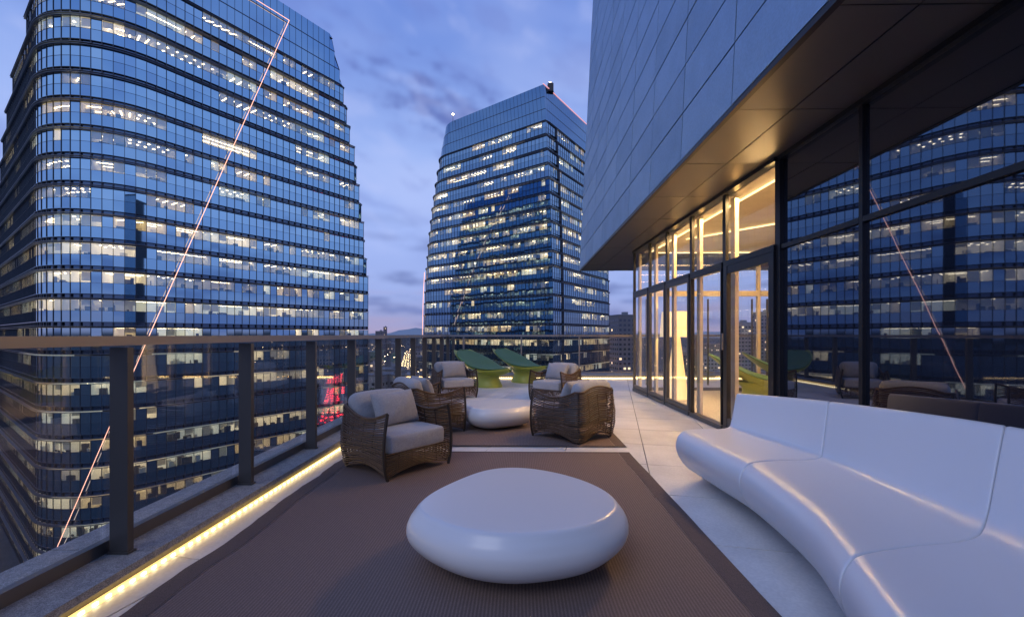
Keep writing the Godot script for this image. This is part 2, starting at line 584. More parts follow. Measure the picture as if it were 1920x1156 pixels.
func own_building() -> void:
	var b := thing("stone_clad_building", "building clad in blue grey panels overhanging the glazed lobby", "building")
	# panels of the leaning upper wall
	var backing := MB.new()
	var y0 := 3.5
	var lean := 0.05
	var rise := 0.585
	var zs := -14.9
	var wp := 1.333
	var wx := func(y: float) -> float: return 1.98 + (y - y0) * lean
	var ze := func(y: float) -> float: return zs + 0.0 * y
	backing.quad(Vector3(wx.call(y0) + 0.05, y0, 6), Vector3(wx.call(y0) + 0.05, y0, zs), Vector3(wx.call(45.0) + 0.05, 45, zs), Vector3(wx.call(45.0) + 0.05, 45, 6))
	backing.quad(Vector3(wx.call(y0) + 0.05, y0, zs), Vector3(30, y0, zs), Vector3(30, 45, zs), Vector3(wx.call(45.0) + 0.05, 45, zs))
	backing.quad(Vector3(30, y0, zs), Vector3(30, y0, 6), Vector3(30, 45, 6), Vector3(30, 45, zs))
	backing.quad(Vector3(30, y0, 6), Vector3(wx.call(y0) + 0.05, y0, 6), Vector3(wx.call(45.0) + 0.05, 45, 6), Vector3(30, 45, 6))
	backing.quad(Vector3(wx.call(45.0), 45, 6), Vector3(wx.call(45.0), 45, zs), Vector3(30, 45, zs), Vector3(30, 45, 6))
	put("wall_core", backing, M.mullion, b)
	var pm := MB.new()
	pm.obox(Vector3.ZERO, Vector3(0, 0, -(wp - 0.022) / 2), Vector3(lean * (rise - 0.022) / 2, (rise - 0.022) / 2, 0), Vector3(-0.02, 0, 0))
	var pmesh := pm.mesh()
	for r in 21:
		for c in 12:
			var y := y0 + 0.01 + (r + 0.5) * rise
			var o := put("facade_panel", pmesh, M.panel if rng.randf() < 0.55 else M.panel_b, b)
			o.position = Vector3(wx.call(y) + rng.randf_range(-0.002, 0.002), y, zs + (c + 0.5) * wp)
	# above the separate panels, the same cladding far overhead
	var rest := MB.new()
	for r in range(21, 70):
		for c in 16:
			var y := y0 + 0.01 + (r + 0.5) * rise
			rest.obox(Vector3(wx.call(y), y, zs + (c + 0.5) * wp), Vector3(0, 0, -(wp - 0.022) / 2), Vector3(lean * (rise - 0.022) / 2, (rise - 0.022) / 2, 0), Vector3(-0.02, 0, 0))
	for r in 21:
		for c in range(12, 16):
			var y := y0 + 0.01 + (r + 0.5) * rise
			rest.obox(Vector3(wx.call(y), y, zs + (c + 0.5) * wp), Vector3(0, 0, -(wp - 0.022) / 2), Vector3(lean * (rise - 0.022) / 2, (rise - 0.022) / 2, 0), Vector3(-0.02, 0, 0))
	stuff(put("upper_facade_panels", rest, M.panel, b))
	# soffit
	var sp := MB.new()
	sp.box(Vector3(0, 0, 0), Vector3(0.545, 0.02, wp - 0.012))
	var sm := sp.mesh()
	for c in 15:
		for k in 2:
			put("soffit_panel", sm, M.bronze, b).position = Vector3(1.965 + 0.2775 + k * 0.557, 3.488 + rng.randf_range(-0.0015, 0.0015), zs + (c + 0.5) * wp)
	var back := MB.new()
	back.box(Vector3(6.5, 3.49, (zs - 11.4) / 2), Vector3(6.86, 0.02, 3.45))
	put("soffit_panel", back, M.bronze, b)
	var edge := MB.new()
	edge.box(Vector3(1.99, 3.492, -4.4), Vector3(0.05, 0.05, 21.0))
	put("soffit_trim", edge, M.dark_frame, b)
	var cover := MB.new()
	cover.box(Vector3(6.5, 3.56, -4.4), Vector3(9.0, 0.1, 21.0))
	put("soffit_backing", cover, M.dark_frame, b)
	# window wall of the lobby
	var st := [-11.43, -10.19, -9.09, -7.88, -6.68, -5.37]
	var head := MB.new()
	head.obox(Vector3(2.955, 3.465, -8.4), Vector3(0.08, 0, 3.03), Vector3(0, 0.03, 0), Vector3(-0.06, 0, 0))
	put("window_head", bar(Vector3(xw(-11.43), 3.455, -11.43), Vector3(xw(-5.37), 3.455, -5.37), 0.12, 0.05), M.dark_frame, b)
	for i in st.size():
		var z: float = st[i]
		var m := put("mullion", bar(Vector3(xw(z), 0, z), Vector3(xw(z), 3.43, z), 0.045, 0.10), M.dark_frame, b)
		if i < 5 or true:
			put("inner_fin", bar(Vector3(xw(z) + 0.135, 0, z - 0.002), Vector3(xw(z) + 0.135, 3.40, z - 0.002), 0.055, 0.13), M.cream, b)
	for i in 5:
		var za: float = st[i]
		var zb: float = st[i + 1]
		var pa := Vector3(xw(za), 0, za)
		var pb := Vector3(xw(zb), 0, zb)
		var d := (pb - pa).normalized()
		put("transom", bar(pa + d * 0.03 + Vector3(0, 2.42, 0), pb - d * 0.03 + Vector3(0, 2.42, 0), 0.10, 0.075), M.dark_frame, b)
		put("inner_sill", bar(pa + d * 0.03 + Vector3(0.13, 2.42, 0), pb - d * 0.03 + Vector3(0.13, 2.42, 0), 0.12, 0.06), M.cream, b)
		var g := MB.new()
		g.quad(pa + Vector3(0, 2.45, 0), pb + Vector3(0, 2.45, 0), pb + Vector3(0, 3.43, 0), pa + Vector3(0, 3.43, 0))
		put("window_pane", g, M.clear_glass, b)
		put("threshold", bar(pa + d * 0.03 + Vector3(0, 0.035, 0), pb - d * 0.03 + Vector3(0, 0.035, 0), 0.12, 0.07), M.frame, b)
		# door or fixed leaf with its own frame
		var is_door := i != 3
		var leaf := Node3D.new()
		leaf.name = "glass_door" if is_door else "fixed_window"
		b.add_child(leaf, true)
		var fw := 0.07 if is_door else 0.03
		if i == 4: fw = 0.11
		var q := Vector3(-0.02, 0, 0)
		for e in [pa + d * (0.03 + fw / 2), pb - d * (0.03 + fw / 2)]:
			put("stile", bar(e + q + Vector3(0, 0.08, 0), e + q + Vector3(0, 2.38, 0), fw if false else 0.06, fw), M.frame if i < 3 else M.dark_frame, leaf)
		put("top_rail", bar(pa + q + d * (0.03 + fw) + Vector3(0, 2.38 - fw / 2, 0), pb + q - d * (0.03 + fw) + Vector3(0, 2.38 - fw / 2, 0), 0.05, fw), M.frame if i < 3 else M.dark_frame, leaf)
		if is_door:
			put("bottom_rail", bar(pa + q + d * (0.03 + fw) + Vector3(0, 0.08 + fw * 0.6, 0), pb + q - d * (0.03 + fw) + Vector3(0, 0.08 + fw * 0.6, 0), 0.05, fw * 1.1), M.frame, leaf)
		var g2 := MB.new()
		g2.quad(pa + q + d * 0.08 + Vector3(0, 0.1, 0), pb + q - d * 0.08 + Vector3(0, 0.1, 0), pb + q - d * 0.08 + Vector3(0, 2.36, 0), pa + q + d * 0.08 + Vector3(0, 2.36, 0))
		put("pane", g2, M.clear_glass, leaf)
		if i == 4:
			var hp := pa + d * 0.09 + Vector3(-0.09, 0, 0)
			put("handle", bar(hp + Vector3(0, 1.18, 0), hp + Vector3(0, 1.42, 0), 0.022, 0.022), M.rail, leaf)
	# end wall of the lobby, glazed, with a door
	var ex := [2.98, 4.5, 5.95, 7.4, 9.0]
	for i in ex.size():
		var e: float = ex[i]
		if i > 0:
			put("end_mullion", bar(Vector3(e, 0, -11.43), Vector3(e, 3.43, -11.43), 0.07, 0.09), M.cream, b)
		if i == 4: break
		var e2: float = ex[i + 1]
		put("end_transom", bar(Vector3(e + 0.05, 2.42, -11.43), Vector3(e2 - 0.04, 2.42, -11.43), 0.10, 0.13), M.cream, b)
		put("end_threshold", bar(Vector3(e + 0.05, 0.04, -11.43), Vector3(e2 - 0.04, 0.04, -11.43), 0.10, 0.08), M.frame, b)
		var g := MB.new()
		g.quad(Vector3(e, 0.08, -11.43), Vector3(e2, 0.08, -11.43), Vector3(e2, 3.43, -11.43), Vector3(e, 3.43, -11.43))
		put("end_window_pane", g, M.clear_glass, b)
		for hx in [e + 0.17, e2 - 0.2]:
			put("pull_handle", bar(Vector3(hx, 0.15, -11.34), Vector3(hx, 2.28, -11.34), 0.035, 0.035), M.frame, b)
	# lobby shell
	var lf := MB.new()
	lf.box(Vector3(6.0, -0.005, -8.4), Vector3(6.0, 0.03, 6.0))
	put("lobby_floor", lf, M.lobby_floor, b)
	var sub := MB.new()
	sub.box(Vector3(6.4, -0.32, -4.9), Vector3(6.7, 0.58, 13.2))
	put("lobby_slab", sub, M.concrete, b)
	var lc := MB.new()
	lc.box(Vector3(6.05, 3.46, -8.4), Vector3(5.9, 0.06, 5.98))
	put("lobby_ceiling", lc, M.lobby_ceiling, b)
	var lw := MB.new()
	lw.box(Vector3(9.1, 1.72, -8.4), Vector3(0.15, 3.44, 6.1))
	lw.box(Vector3(6.1, 1.72, -5.25), Vector3(6.0, 3.44, 0.15))
	put("lobby_wall", lw, M.cream, b)
	# ceiling strips
	for s in [[Vector3(3.19, 3.40, -11.2), Vector3(3.33, 3.40, -5.5)], [Vector3(3.4, 3.40, -11.2), Vector3(8.9, 3.40, -11.2)], [Vector3(3.5, 3.40, -9.6), Vector3(5.4, 3.40, -7.4)], [Vector3(5.4, 3.40, -7.4), Vector3(8.7, 3.40, -9.0)], [Vector3(8.9, 3.40, -11.0), Vector3(8.9, 3.40, -5.5)]]:
		put("ceiling_light_strip", bar(s[0], s[1], 0.025, 0.02), M.strip, b)
	# dark glazing nearest the camera
	var ds := [-5.37, -4.09, -2.75, -1.4, 0.0, 1.4]
	for i in ds.size():
		var z: float = ds[i]
		put("dark_mullion", bar(Vector3(3.05, 0, z), Vector3(3.05, 3.45, z), 0.04, 0.045), M.dark_frame, b)
		if i == 5: break
		var z2: float = ds[i + 1]
		put("dark_transom", bar(Vector3(3.055, 2.42, z + 0.026), Vector3(3.055, 2.42, z2 - 0.026), 0.05, 0.05), M.dark_frame, b)
		for h in [[0.06, 2.392], [2.448, 3.43]]:
			var g := MB.new()
			g.obox(Vector3(3.075, (h[0] + h[1]) / 2, (z + z2) / 2), Vector3(0, 0, -(z2 - z) / 2 + 0.02), Vector3(0, (h[1] - h[0]) / 2, 0), Vector3(-0.012, rng.randf_range(-0.00004, 0.00004), 0))
			put("dark_window_pane", g, M.dark_glass, b)
	var dk := MB.new()
	dk.box(Vector3(3.17, 1.72, -1.95), Vector3(0.12, 3.44, 6.7))
	put("dark_wall_core", dk, M.dark_frame, b)
	var hd := MB.new()
	hd.box(Vector3(3.05, 3.455, -1.95), Vector3(0.09, 0.05, 6.8))
	put("dark_window_head", hd, M.dark_frame, b)

# ---------------------------------------------------------------- towers
func fillet(pts: Array, radii: Array) -> PackedVector2Array:
	var out := PackedVector2Array()
	for i in pts.size():
		var r: float = radii[i]
		if i == 0 or i == pts.size() - 1 or r <= 0.0:
			out.append(pts[i])
			continue
		var a: Vector2 = (pts[i - 1] - pts[i]).normalized()
		var b: Vector2 = (pts[i + 1] - pts[i]).normalized()
		var half := a.angle_to(b) / 2.0
		var t := r / absf(tan(half))
		var c: Vector2 = pts[i] + (a + b).normalized() * (r / absf(sin(half)))
		var p0: Vector2 = pts[i] + a * t - c
		var p1: Vector2 = pts[i] + b * t - c
		var sweep := p0.angle_to(p1)
		for k in 25:
			out.append(c + p0.rotated(sweep * k / 24.0))
	return out

func walk(path: PackedVector2Array, anchor: float, step: float) -> Array:
	# points at equal steps along the path, both ways from the anchor: [[pos, normal], ...]
	var cum := [0.0]
	for i in range(1, path.size()):
		cum.append(cum[i - 1] + path[i].distance_to(path[i - 1]))
	var total: float = cum[-1]
	var k0 := int(ceil(-anchor / step))
	var k1 := int(floor((total - anchor) / step))
	var where := [0.0]
	for k in range(k0, k1 + 1):
		var s := anchor + k * step
		if s > 0.25 and s < total - 0.25: where.append(s)
	where.append(total)
	var out := []
	var seg := 0
	for s in where:
		while seg < path.size() - 2 and cum[seg + 1] < s: seg += 1
		var d := (path[seg + 1] - path[seg]).normalized()
		var p: Vector2 = path[seg] + d * (s - cum[seg])
		out.append([p, Vector2(-d.y, d.x)])
	return out

func length_at(path: PackedVector2Array, p: Vector2) -> float:
	var best := 1e9
	var at := 0.0
	var c := 0.0
	for i in path.size():
		if i > 0: c += path[i].distance_to(path[i - 1])
		if path[i].distance_to(p) < best:
			best = path[i].distance_to(p)
			at = c
	return at

func v3(p: Vector2, y: float) -> Vector3:
	return Vector3(p.x, y, p.y)

func project(p: Vector3) -> Vector3:
	var dx := p.x * cos(PSI) - p.z * sin(PSI)
	var d := -p.z * cos(PSI) - p.x * sin(PSI)
	dx = p.x * cos(PSI) + p.z * -sin(PSI)
	return Vector3(960 + F * dx / maxf(d, 0.1), 627 - F * (p.y - 1.4) / maxf(d, 0.1), d)

func tower(root: Node3D, shape: Callable, top: float, crown: float, fh: float, bay: float, floors: int, lit_up: float, lit_down: float, depth: float, upper: Material, lower: Material) -> void:
	# shape(h) gives [path, anchor length] at the height h above the ground level of the terrace
	var panes := []
	var spandrels := []
	var glass := MB.new(); var mirror := MB.new(); var spand := MB.new(); var bars := MB.new(); var rooms := [MB.new(), MB.new(), MB.new(), MB.new(), MB.new()]; var carpet := MB.new()
	var lamps := MB.new(); var desks := MB.new(); var pale := MB.new(); var blinds := MB.new(); var slots := MB.new(); var back := MB.new()
	# crown rows
	var rows := 3
	for r in rows:
		var ya := crown + (top - crown) * r / rows
		var yb := crown + (top - crown) * (r + 1) / rows
		var sa = shape.call(ya)
		var sb = shape.call(yb)
		var wa := walk(sa[0], sa[1], bay)
		var wb := walk(sb[0], sb[1], bay)
		var n: int = min(wa.size(), wb.size())
		# line both up from the anchor
		var ia := nearest(wa, sa[2])
		var ib := nearest(wb, sb[2])
		for k in range(-max(ia, ib), max(wa.size() - ia, wb.size() - ib) - 1):
			var a0: int = clampi(ia + k, 0, wa.size() - 1)
			var a1: int = clampi(ia + k + 1, 0, wa.size() - 1)
			var b0: int = clampi(ib + k, 0, wb.size() - 1)
			var b1: int = clampi(ib + k + 1, 0, wb.size() - 1)
			if a0 == a1 and b0 == b1: continue
			var q := [v3(wa[a0][0], ya + 0.05), v3(wa[a1][0], ya + 0.05), v3(wb[b1][0], yb - 0.05), v3(wb[b0][0], yb - 0.05)]
			var mid: Vector3 = (q[0] + q[1] + q[2] + q[3]) / 4
			spandrels.append([score(mid, wa[a0][1], (q[1] - q[0]).length() * 3.0), q])
			var n2: Vector2 = wa[a0][1]
			bars.quad(q[0] + v3(n2, 0) * 0.03 - Vector3(0, 0.05, 0), q[0] + v3(n2, 0) * 0.03 + (q[1] - q[0]).normalized() * 0.05 - Vector3(0, 0.05, 0), q[3] + v3(n2, 0) * 0.03 + (q[2] - q[3]).normalized() * 0.05 + Vector3(0, 0.05, 0), q[3] + v3(n2, 0) * 0.03 + Vector3(0, 0.05, 0))
			bars.quad(q[0] + v3(n2, 0) * 0.025 - Vector3(0, 0.12, 0), q[1] + v3(n2, 0) * 0.025 - Vector3(0, 0.12, 0), q[1] + v3(n2, 0) * 0.025 + Vector3(0, 0.05, 0), q[0] + v3(n2, 0) * 0.025 + Vector3(0, 0.05, 0))
	for f in floors:
		var y0 := crown - f * fh
		var s = shape.call(y0)
		var w := walk(s[0], s[1], bay)
		var n := w.size() - 1
		# what is lit: runs of bays
		var lit := []
		lit.resize(n)
		var room_id := []
		room_id.resize(n)
		var i := 0
		var id := 0
		var share := lit_up if y0 > 3.0 else lit_down
		var mood := rng.randf_range(0.35, 1.5)
		while i < n:
			var run := rng.randi_range(1, 7)
			var on := rng.randf() < share * mood
			for k in range(i, min(i + run, n)):
				lit[k] = on and rng.randf() > 0.14
				room_id[k] = id
				if absf(w[k][1].angle_to(w[k + 1][1])) > 0.3 or (k > 0 and absf(w[k - 1][1].angle_to(w[k][1])) > 0.3) or (k + 2 <= n and absf(w[k + 1][1].angle_to(w[k + 2][1])) > 0.3): lit[k] = false
			i += run
			id += 1
		for k in n:
			var p0: Vector2 = w[k][0]
			var p1: Vector2 = w[k + 1][0]
			var t := (p1 - p0).normalized()
			var nn := Vector2(-t.y, t.x)
			var o := v3(nn, 0)
			var tt := v3(t, 0)
			var len := p0.distance_to(p1)
			if len < 0.2: continue
			var mid := v3((p0 + p1) / 2, 0)
			var ins := 0.03
			var j1 := rng.randf_range(-0.004, 0.004)
			var j2 := rng.randf_range(-0.004, 0.004)
			# vision glass
			var q := [v3(p0, y0 - 1.70) + tt * ins + o * j1, v3(p1, y0 - 1.70) - tt * ins + o * j2, v3(p1, y0 - 0.12) - tt * ins - o * j1, v3(p0, y0 - 0.12) + tt * ins - o * j2]
			panes.append([score(mid + Vector3(0, y0 - 1.0, 0), nn, len * 1.9), q, lit[k]])
			# spandrel
			q = [v3(p0, y0 - 3.38) + tt * ins + o * j2, v3(p1, y0 - 3.38) - tt * ins + o * j1, v3(p1, y0 - 1.74) - tt * ins - o * j2, v3(p0, y0 - 1.74) + tt * ins - o * j1]
			spandrels.append([score(mid + Vector3(0, y0 - 2.6, 0), nn, len * 1.2), q])
			# dark slot with short posts
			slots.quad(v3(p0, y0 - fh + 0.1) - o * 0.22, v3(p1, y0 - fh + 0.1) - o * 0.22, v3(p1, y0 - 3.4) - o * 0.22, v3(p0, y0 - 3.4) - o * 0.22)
			bars.obox(v3(p0, y0 - 3.4 - (fh - 3.5) / 2) - o * 0.06, tt * 0.08, Vector3(0, (fh - 3.5) / 2, 0), o * 0.10)
			# mullion
			bars.obox(v3(p0, y0 - 1.7) + o * 0.03, tt * 0.032, Vector3(0, 1.62, 0), o * 0.05)
			bars.obox(mid + Vector3(0, y0 - 1.72, 0) + o * 0.005, tt * len / 2, Vector3(0, 0.018, 0), o * 0.03)
			bars.obox(mid + Vector3(0, y0 - 3.41, 0) + o * 0.005, tt * len / 2, Vector3(0, 0.03, 0), o * 0.05)
			# room behind a lit pane
			if lit[k]:
				var yc := y0 - 0.06
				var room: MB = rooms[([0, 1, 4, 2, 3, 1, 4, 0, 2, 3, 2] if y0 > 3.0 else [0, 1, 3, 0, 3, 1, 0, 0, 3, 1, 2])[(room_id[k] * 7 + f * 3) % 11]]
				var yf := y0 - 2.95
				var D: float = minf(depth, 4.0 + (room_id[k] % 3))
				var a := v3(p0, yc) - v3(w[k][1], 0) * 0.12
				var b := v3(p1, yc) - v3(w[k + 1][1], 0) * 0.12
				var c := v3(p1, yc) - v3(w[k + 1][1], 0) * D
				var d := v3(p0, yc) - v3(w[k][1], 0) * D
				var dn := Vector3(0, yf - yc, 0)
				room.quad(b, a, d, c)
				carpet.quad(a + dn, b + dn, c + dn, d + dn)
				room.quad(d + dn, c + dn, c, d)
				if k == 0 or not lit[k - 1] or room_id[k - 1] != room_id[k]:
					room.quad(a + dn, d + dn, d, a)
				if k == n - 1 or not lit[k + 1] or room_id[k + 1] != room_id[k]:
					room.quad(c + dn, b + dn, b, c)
				var m0 := mid + Vector3(0, yc - 0.05, 0)
				var kind: int = room_id[k] % 4
				if kind == 0:
					lamps.obox(m0 - o * 1.5, tt * 0.55, Vector3(0, 0.012, 0), o * 0.05)
					lamps.obox(m0 - o * 3.2, tt * 0.55, Vector3(0, 0.012, 0), o * 0.05)
				elif kind == 1:
					lamps.obox(m0 - o * 2.2, tt * 0.06, Vector3(0, 0.012, 0), o * 0.9)
				elif kind == 2:
					lamps.obox(m0 - o * 1.3, tt * 0.14, Vector3(0, 0.012, 0), o * 0.14)
					lamps.obox(m0 - o * 2.9, tt * 0.14, Vector3(0, 0.012, 0), o * 0.14)
				else:
					lamps.obox(m0 - o * 1.9, (tt + o * 0.8).normalized() * 0.6, Vector3(0, 0.012, 0), (o - tt * 0.8).normalized() * 0.06)
				if rng.randf() < 0.7:
					var dd := rng.randf_range(0.7, 1.6)
					var which := pale if rng.randf() < 0.55 else desks
					which.obox(mid + Vector3(0, yf + 0.74, 0) - o * dd, tt * 0.5, Vector3(0, 0.03, 0), o * 0.35)
					desks.obox(mid + Vector3(0, yf + 0.36, 0) - o * dd, tt * 0.4, Vector3(0, 0.34, 0), o * 0.03)
					desks.obox(mid + tt * rng.randf_range(-0.3, 0.3) + Vector3(0, yf + 1.0, 0) - o * (dd + 0.1), tt * 0.22, Vector3(0, 0.16, 0), o * 0.02)
				for extra in rng.randi_range(0, 3):
					var dd := rng.randf_range(0.5, 3.4)
					var hh := rng.randf_range(0.5, 1.15)
					(desks if rng.randf() < 0.6 else pale).obox(mid + tt * rng.randf_range(-0.3, 0.3) + Vector3(0, yf + hh, 0) - o * dd, tt * rng.randf_range(0.15, 0.55), Vector3(0, hh, 0), o * 0.2)
				if rng.randf() < 0.30:
					var drop := rng.randf_range(0.3, 1.8)
					blinds.obox(mid + Vector3(0, y0 - 0.12 - drop / 2, 0) - o * 0.18, tt * (len / 2 - 0.04), Vector3(0, drop / 2, 0), o * 0.005)
		# two sunshade ledges per floor
		for g in [[0.16, 0.42], [-0.09, 0.36]]:
			var lm := MB.new()
			var dep: float = g[1]
			for k in n:
				var a := v3(w[k][0], y0 + g[0])
				var b := v3(w[k + 1][0], y0 + g[0])
				var na := v3(w[k][1], 0) * dep
				var nb := v3(w[k + 1][1], 0) * dep
				var th := Vector3(0, 0.05, 0)
				lm.quad(a + th, a + na + th, b + nb + th, b + th)
				lm.quad(a + na, a, b, b + nb)
				lm.quad(a + na, b + nb, b + nb + th, a + na + th)
			put("sunshade_ledge", lm, M.ledge, root)
		# closing walls at both ends, so that no room is open to the air
		for e in [0, n]:
			var p: Vector2 = w[e][0]
			var nn: Vector2 = w[e][1]
			back.quad(v3(p, y0 - fh), v3(p - nn * depth * 3.0, y0 - fh), v3(p - nn * depth * 3.0, y0), v3(p, y0))
		for k in n:
			var o0 := v3(w[k][1], 0)
			var o1 := v3(w[k + 1][1], 0)
			back.quad(v3(w[k][0], y0 - 2.98) - o0 * 0.31, v3(w[k][0], y0 - 2.98) - o0 * (depth + 0.6), v3(w[k + 1][0], y0 - 2.98) - o1 * (depth + 0.6), v3(w[k + 1][0], y0 - 2.98) - o1 * 0.31)
			back.quad(v3(w[k][0], y0 - fh) - o0 * (depth + 0.5), v3(w[k + 1][0], y0 - fh) - o1 * (depth + 0.5), v3(w[k + 1][0], y0) - o1 * (depth + 0.5), v3(w[k][0], y0) - o0 * (depth + 0.5))
	panes.sort_custom(func(a, b): return a[0] > b[0])
	spandrels.sort_custom(func(a, b): return a[0] > b[0])
	for k in panes.size():
		var q = panes[k][1]
		var dst := MB.new() if k < 300 else (glass if panes[k][2] else mirror)
		dst.quad(q[0], q[1], q[2], q[3])
		if k < 300:
			put("window_pane", dst, M.glass if panes[k][2] else upper, root)
	for k in spandrels.size():
		var q = spandrels[k][1]
		var dst := MB.new() if k < 300 else spand
		dst.quad(q[0], q[1], q[2], q[3])
		if k < 300:
			put("spandrel_panel", dst, lower, root)
	stuff(put("small_lit_panes", glass, M.glass, root))
	stuff(put("small_panes", mirror, upper, root))
	stuff(put("small_spandrel_panels", spand, lower, root))
	stuff(put("facade_bars", bars, M.mullion, root))
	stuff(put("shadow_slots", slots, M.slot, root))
	for k in 5: stuff(put("glowing_room_walls", rooms[k], M.room_glow[k], root))  # room walls and ceilings with lamp light put in as emission
	stuff(put("office_carpet", carpet, M.carpet, root))
	stuff(put("ceiling_lights", lamps, M.office_lamp, root))
	stuff(put("dark_furniture", desks, M.desk_dark, root))
	stuff(put("pale_furniture", pale, M.desk_light, root))
	stuff(put("window_blinds", blinds, M.blind, root))
	stuff(put("inner_walls", back, M.mullion, root))

func nearest(w: Array, p: Vector2) -> int:
	var best := 1e9
	var at := 0
	for i in w.size():
		var d: float = w[i][0].distance_to(p)
		if d < best:
			best = d
			at = i
	return at

func score(p: Vector3, n: Vector2, area: float) -> float:
	var s := project(p)
	if s.z < 1 or s.x < 0 or s.x > 1920 or s.y < 0 or s.y > 1156: return 0.0
	if s.x > 1095 and s.y < 505: return 0.0
	var to := (Vector3(0, 1.4, 0) - p)
	return area * maxf(0.0, to.normalized().dot(v3(n, 0))) / to.length_squared()

func left_shape(y: float) -> Array:
	var h := y - 1.4
	var d1 := Vector2(0.515, -0.857)
	var d2 := Vector2(-0.81, -0.586)
	var P := Vector2(-39.67, -102)
	var t0 := P - d1 * 35.4
	var A := t0 - d1 * 12.22
	var hh := clampf(h, 0.0, 52.0)
	var q := 54.0 * sqrt(maxf(0.0, 1.0 - pow(hh / 52.0, 2.3))) + 0.05
	var L := A + d2 * (12.22 + q)
	var E := P + d1 * (7.3 - 0.00235 * pow(maxf(h, 0.0), 2.0))
	var path := fillet([L, A, E, E + Vector2(-0.857, -0.515) * 66.0], [0.0, 11.2, 0.0, 0.0])
	return [path, length_at(path, t0), t0]

func right_shape(y: float) -> Array:
	var h := maxf(0.0, y - 1.4)
	var f := pow(h / 69.0, 2.0)
	var dl := Vector2(-0.8, -0.6)
	var dr := Vector2(0.535, -0.845)
	var C0 := Vector2(9.4, -127)
	var C := C0 + dl * 3.1 * f
	var L := C0 + dl * (58.5 - 10.5 * f)
	var R := C + dr * (47.0 - 3.0 * f)
	var path := fillet([L + dr * 22.0, L, C, R, R + dl * 20.0], [0.0, 9.0, 0.0, 6.0, 0.0])
	return [path, length_at(path, C), C]

func left_tower() -> void:
	var root := thing("glass_office_tower", "tall blue glass office tower with rounded corner and a diagonal pink light line", "office tower")
	tower(root, left_shape, 67.3, 57.1, 4.2, 1.32, 23, 0.72, 1.0, 5.5, M.mirror, M.mirror_b)
	var line := MB.new()
	var pts := [Vector3(-51.87, 63.86, -80.50), Vector3(-49.38, 64.21, -84.64), Vector3(-46.05, 64.19, -90.19), Vector3(-47.89, 54.51, -87.13), Vector3(-49.61, 45.45, -84.26), Vector3(-51.22, 36.96, -81.58), Vector3(-52.74, 28.99, -79.05), Vector3(-54.16, 21.48, -76.68), Vector3(-55.51, 14.41, -74.44), Vector3(-56.78, 7.72, -72.33), Vector3(-58.02, 1.40, -70.37), Vector3(-59.40, -4.64, -68.82), Vector3(-60.96, -10.47, -67.59), Vector3(-62.69, -16.17, -66.63), Vector3(-64.62, -21.80, -65.97), Vector3(-66.85, -27.47, -65.63), Vector3(-69.59, -33.36, -65.80)]
	for i in pts.size() - 1:
		line.tube([pts[i], pts[i + 1]], 0.048, 6)
	put("light_line", line, M.line, root)
	var side := []
	for k in 12:
		var y := lerpf(64.0, 5.0, k / 11.0)
		var hh := maxf(0.0, y - 1.4)
		var E := Vector2(-39.67, -102) + Vector2(0.515, -0.857) * (7.3 - 0.00235 * hh * hh + 0.6)
		side.append(v3(E + Vector2(-0.857, -0.515) * lerpf(35.0, 63.0, k / 11.0), y))
	var line2 := MB.new()
	line2.tube(side, 0.16, 6)
	put("side_light_line", line2, M.line, root)
	var roof := MB.new()
	var w: PackedVector2Array = left_shape(67.0)[0]
	for i in w.size() - 1:
		roof.tri(v3(w[i], 66.6), v3(w[i + 1], 66.6), Vector3(-85, 66.6, -110))
	put("roof", roof, M.roof, root)

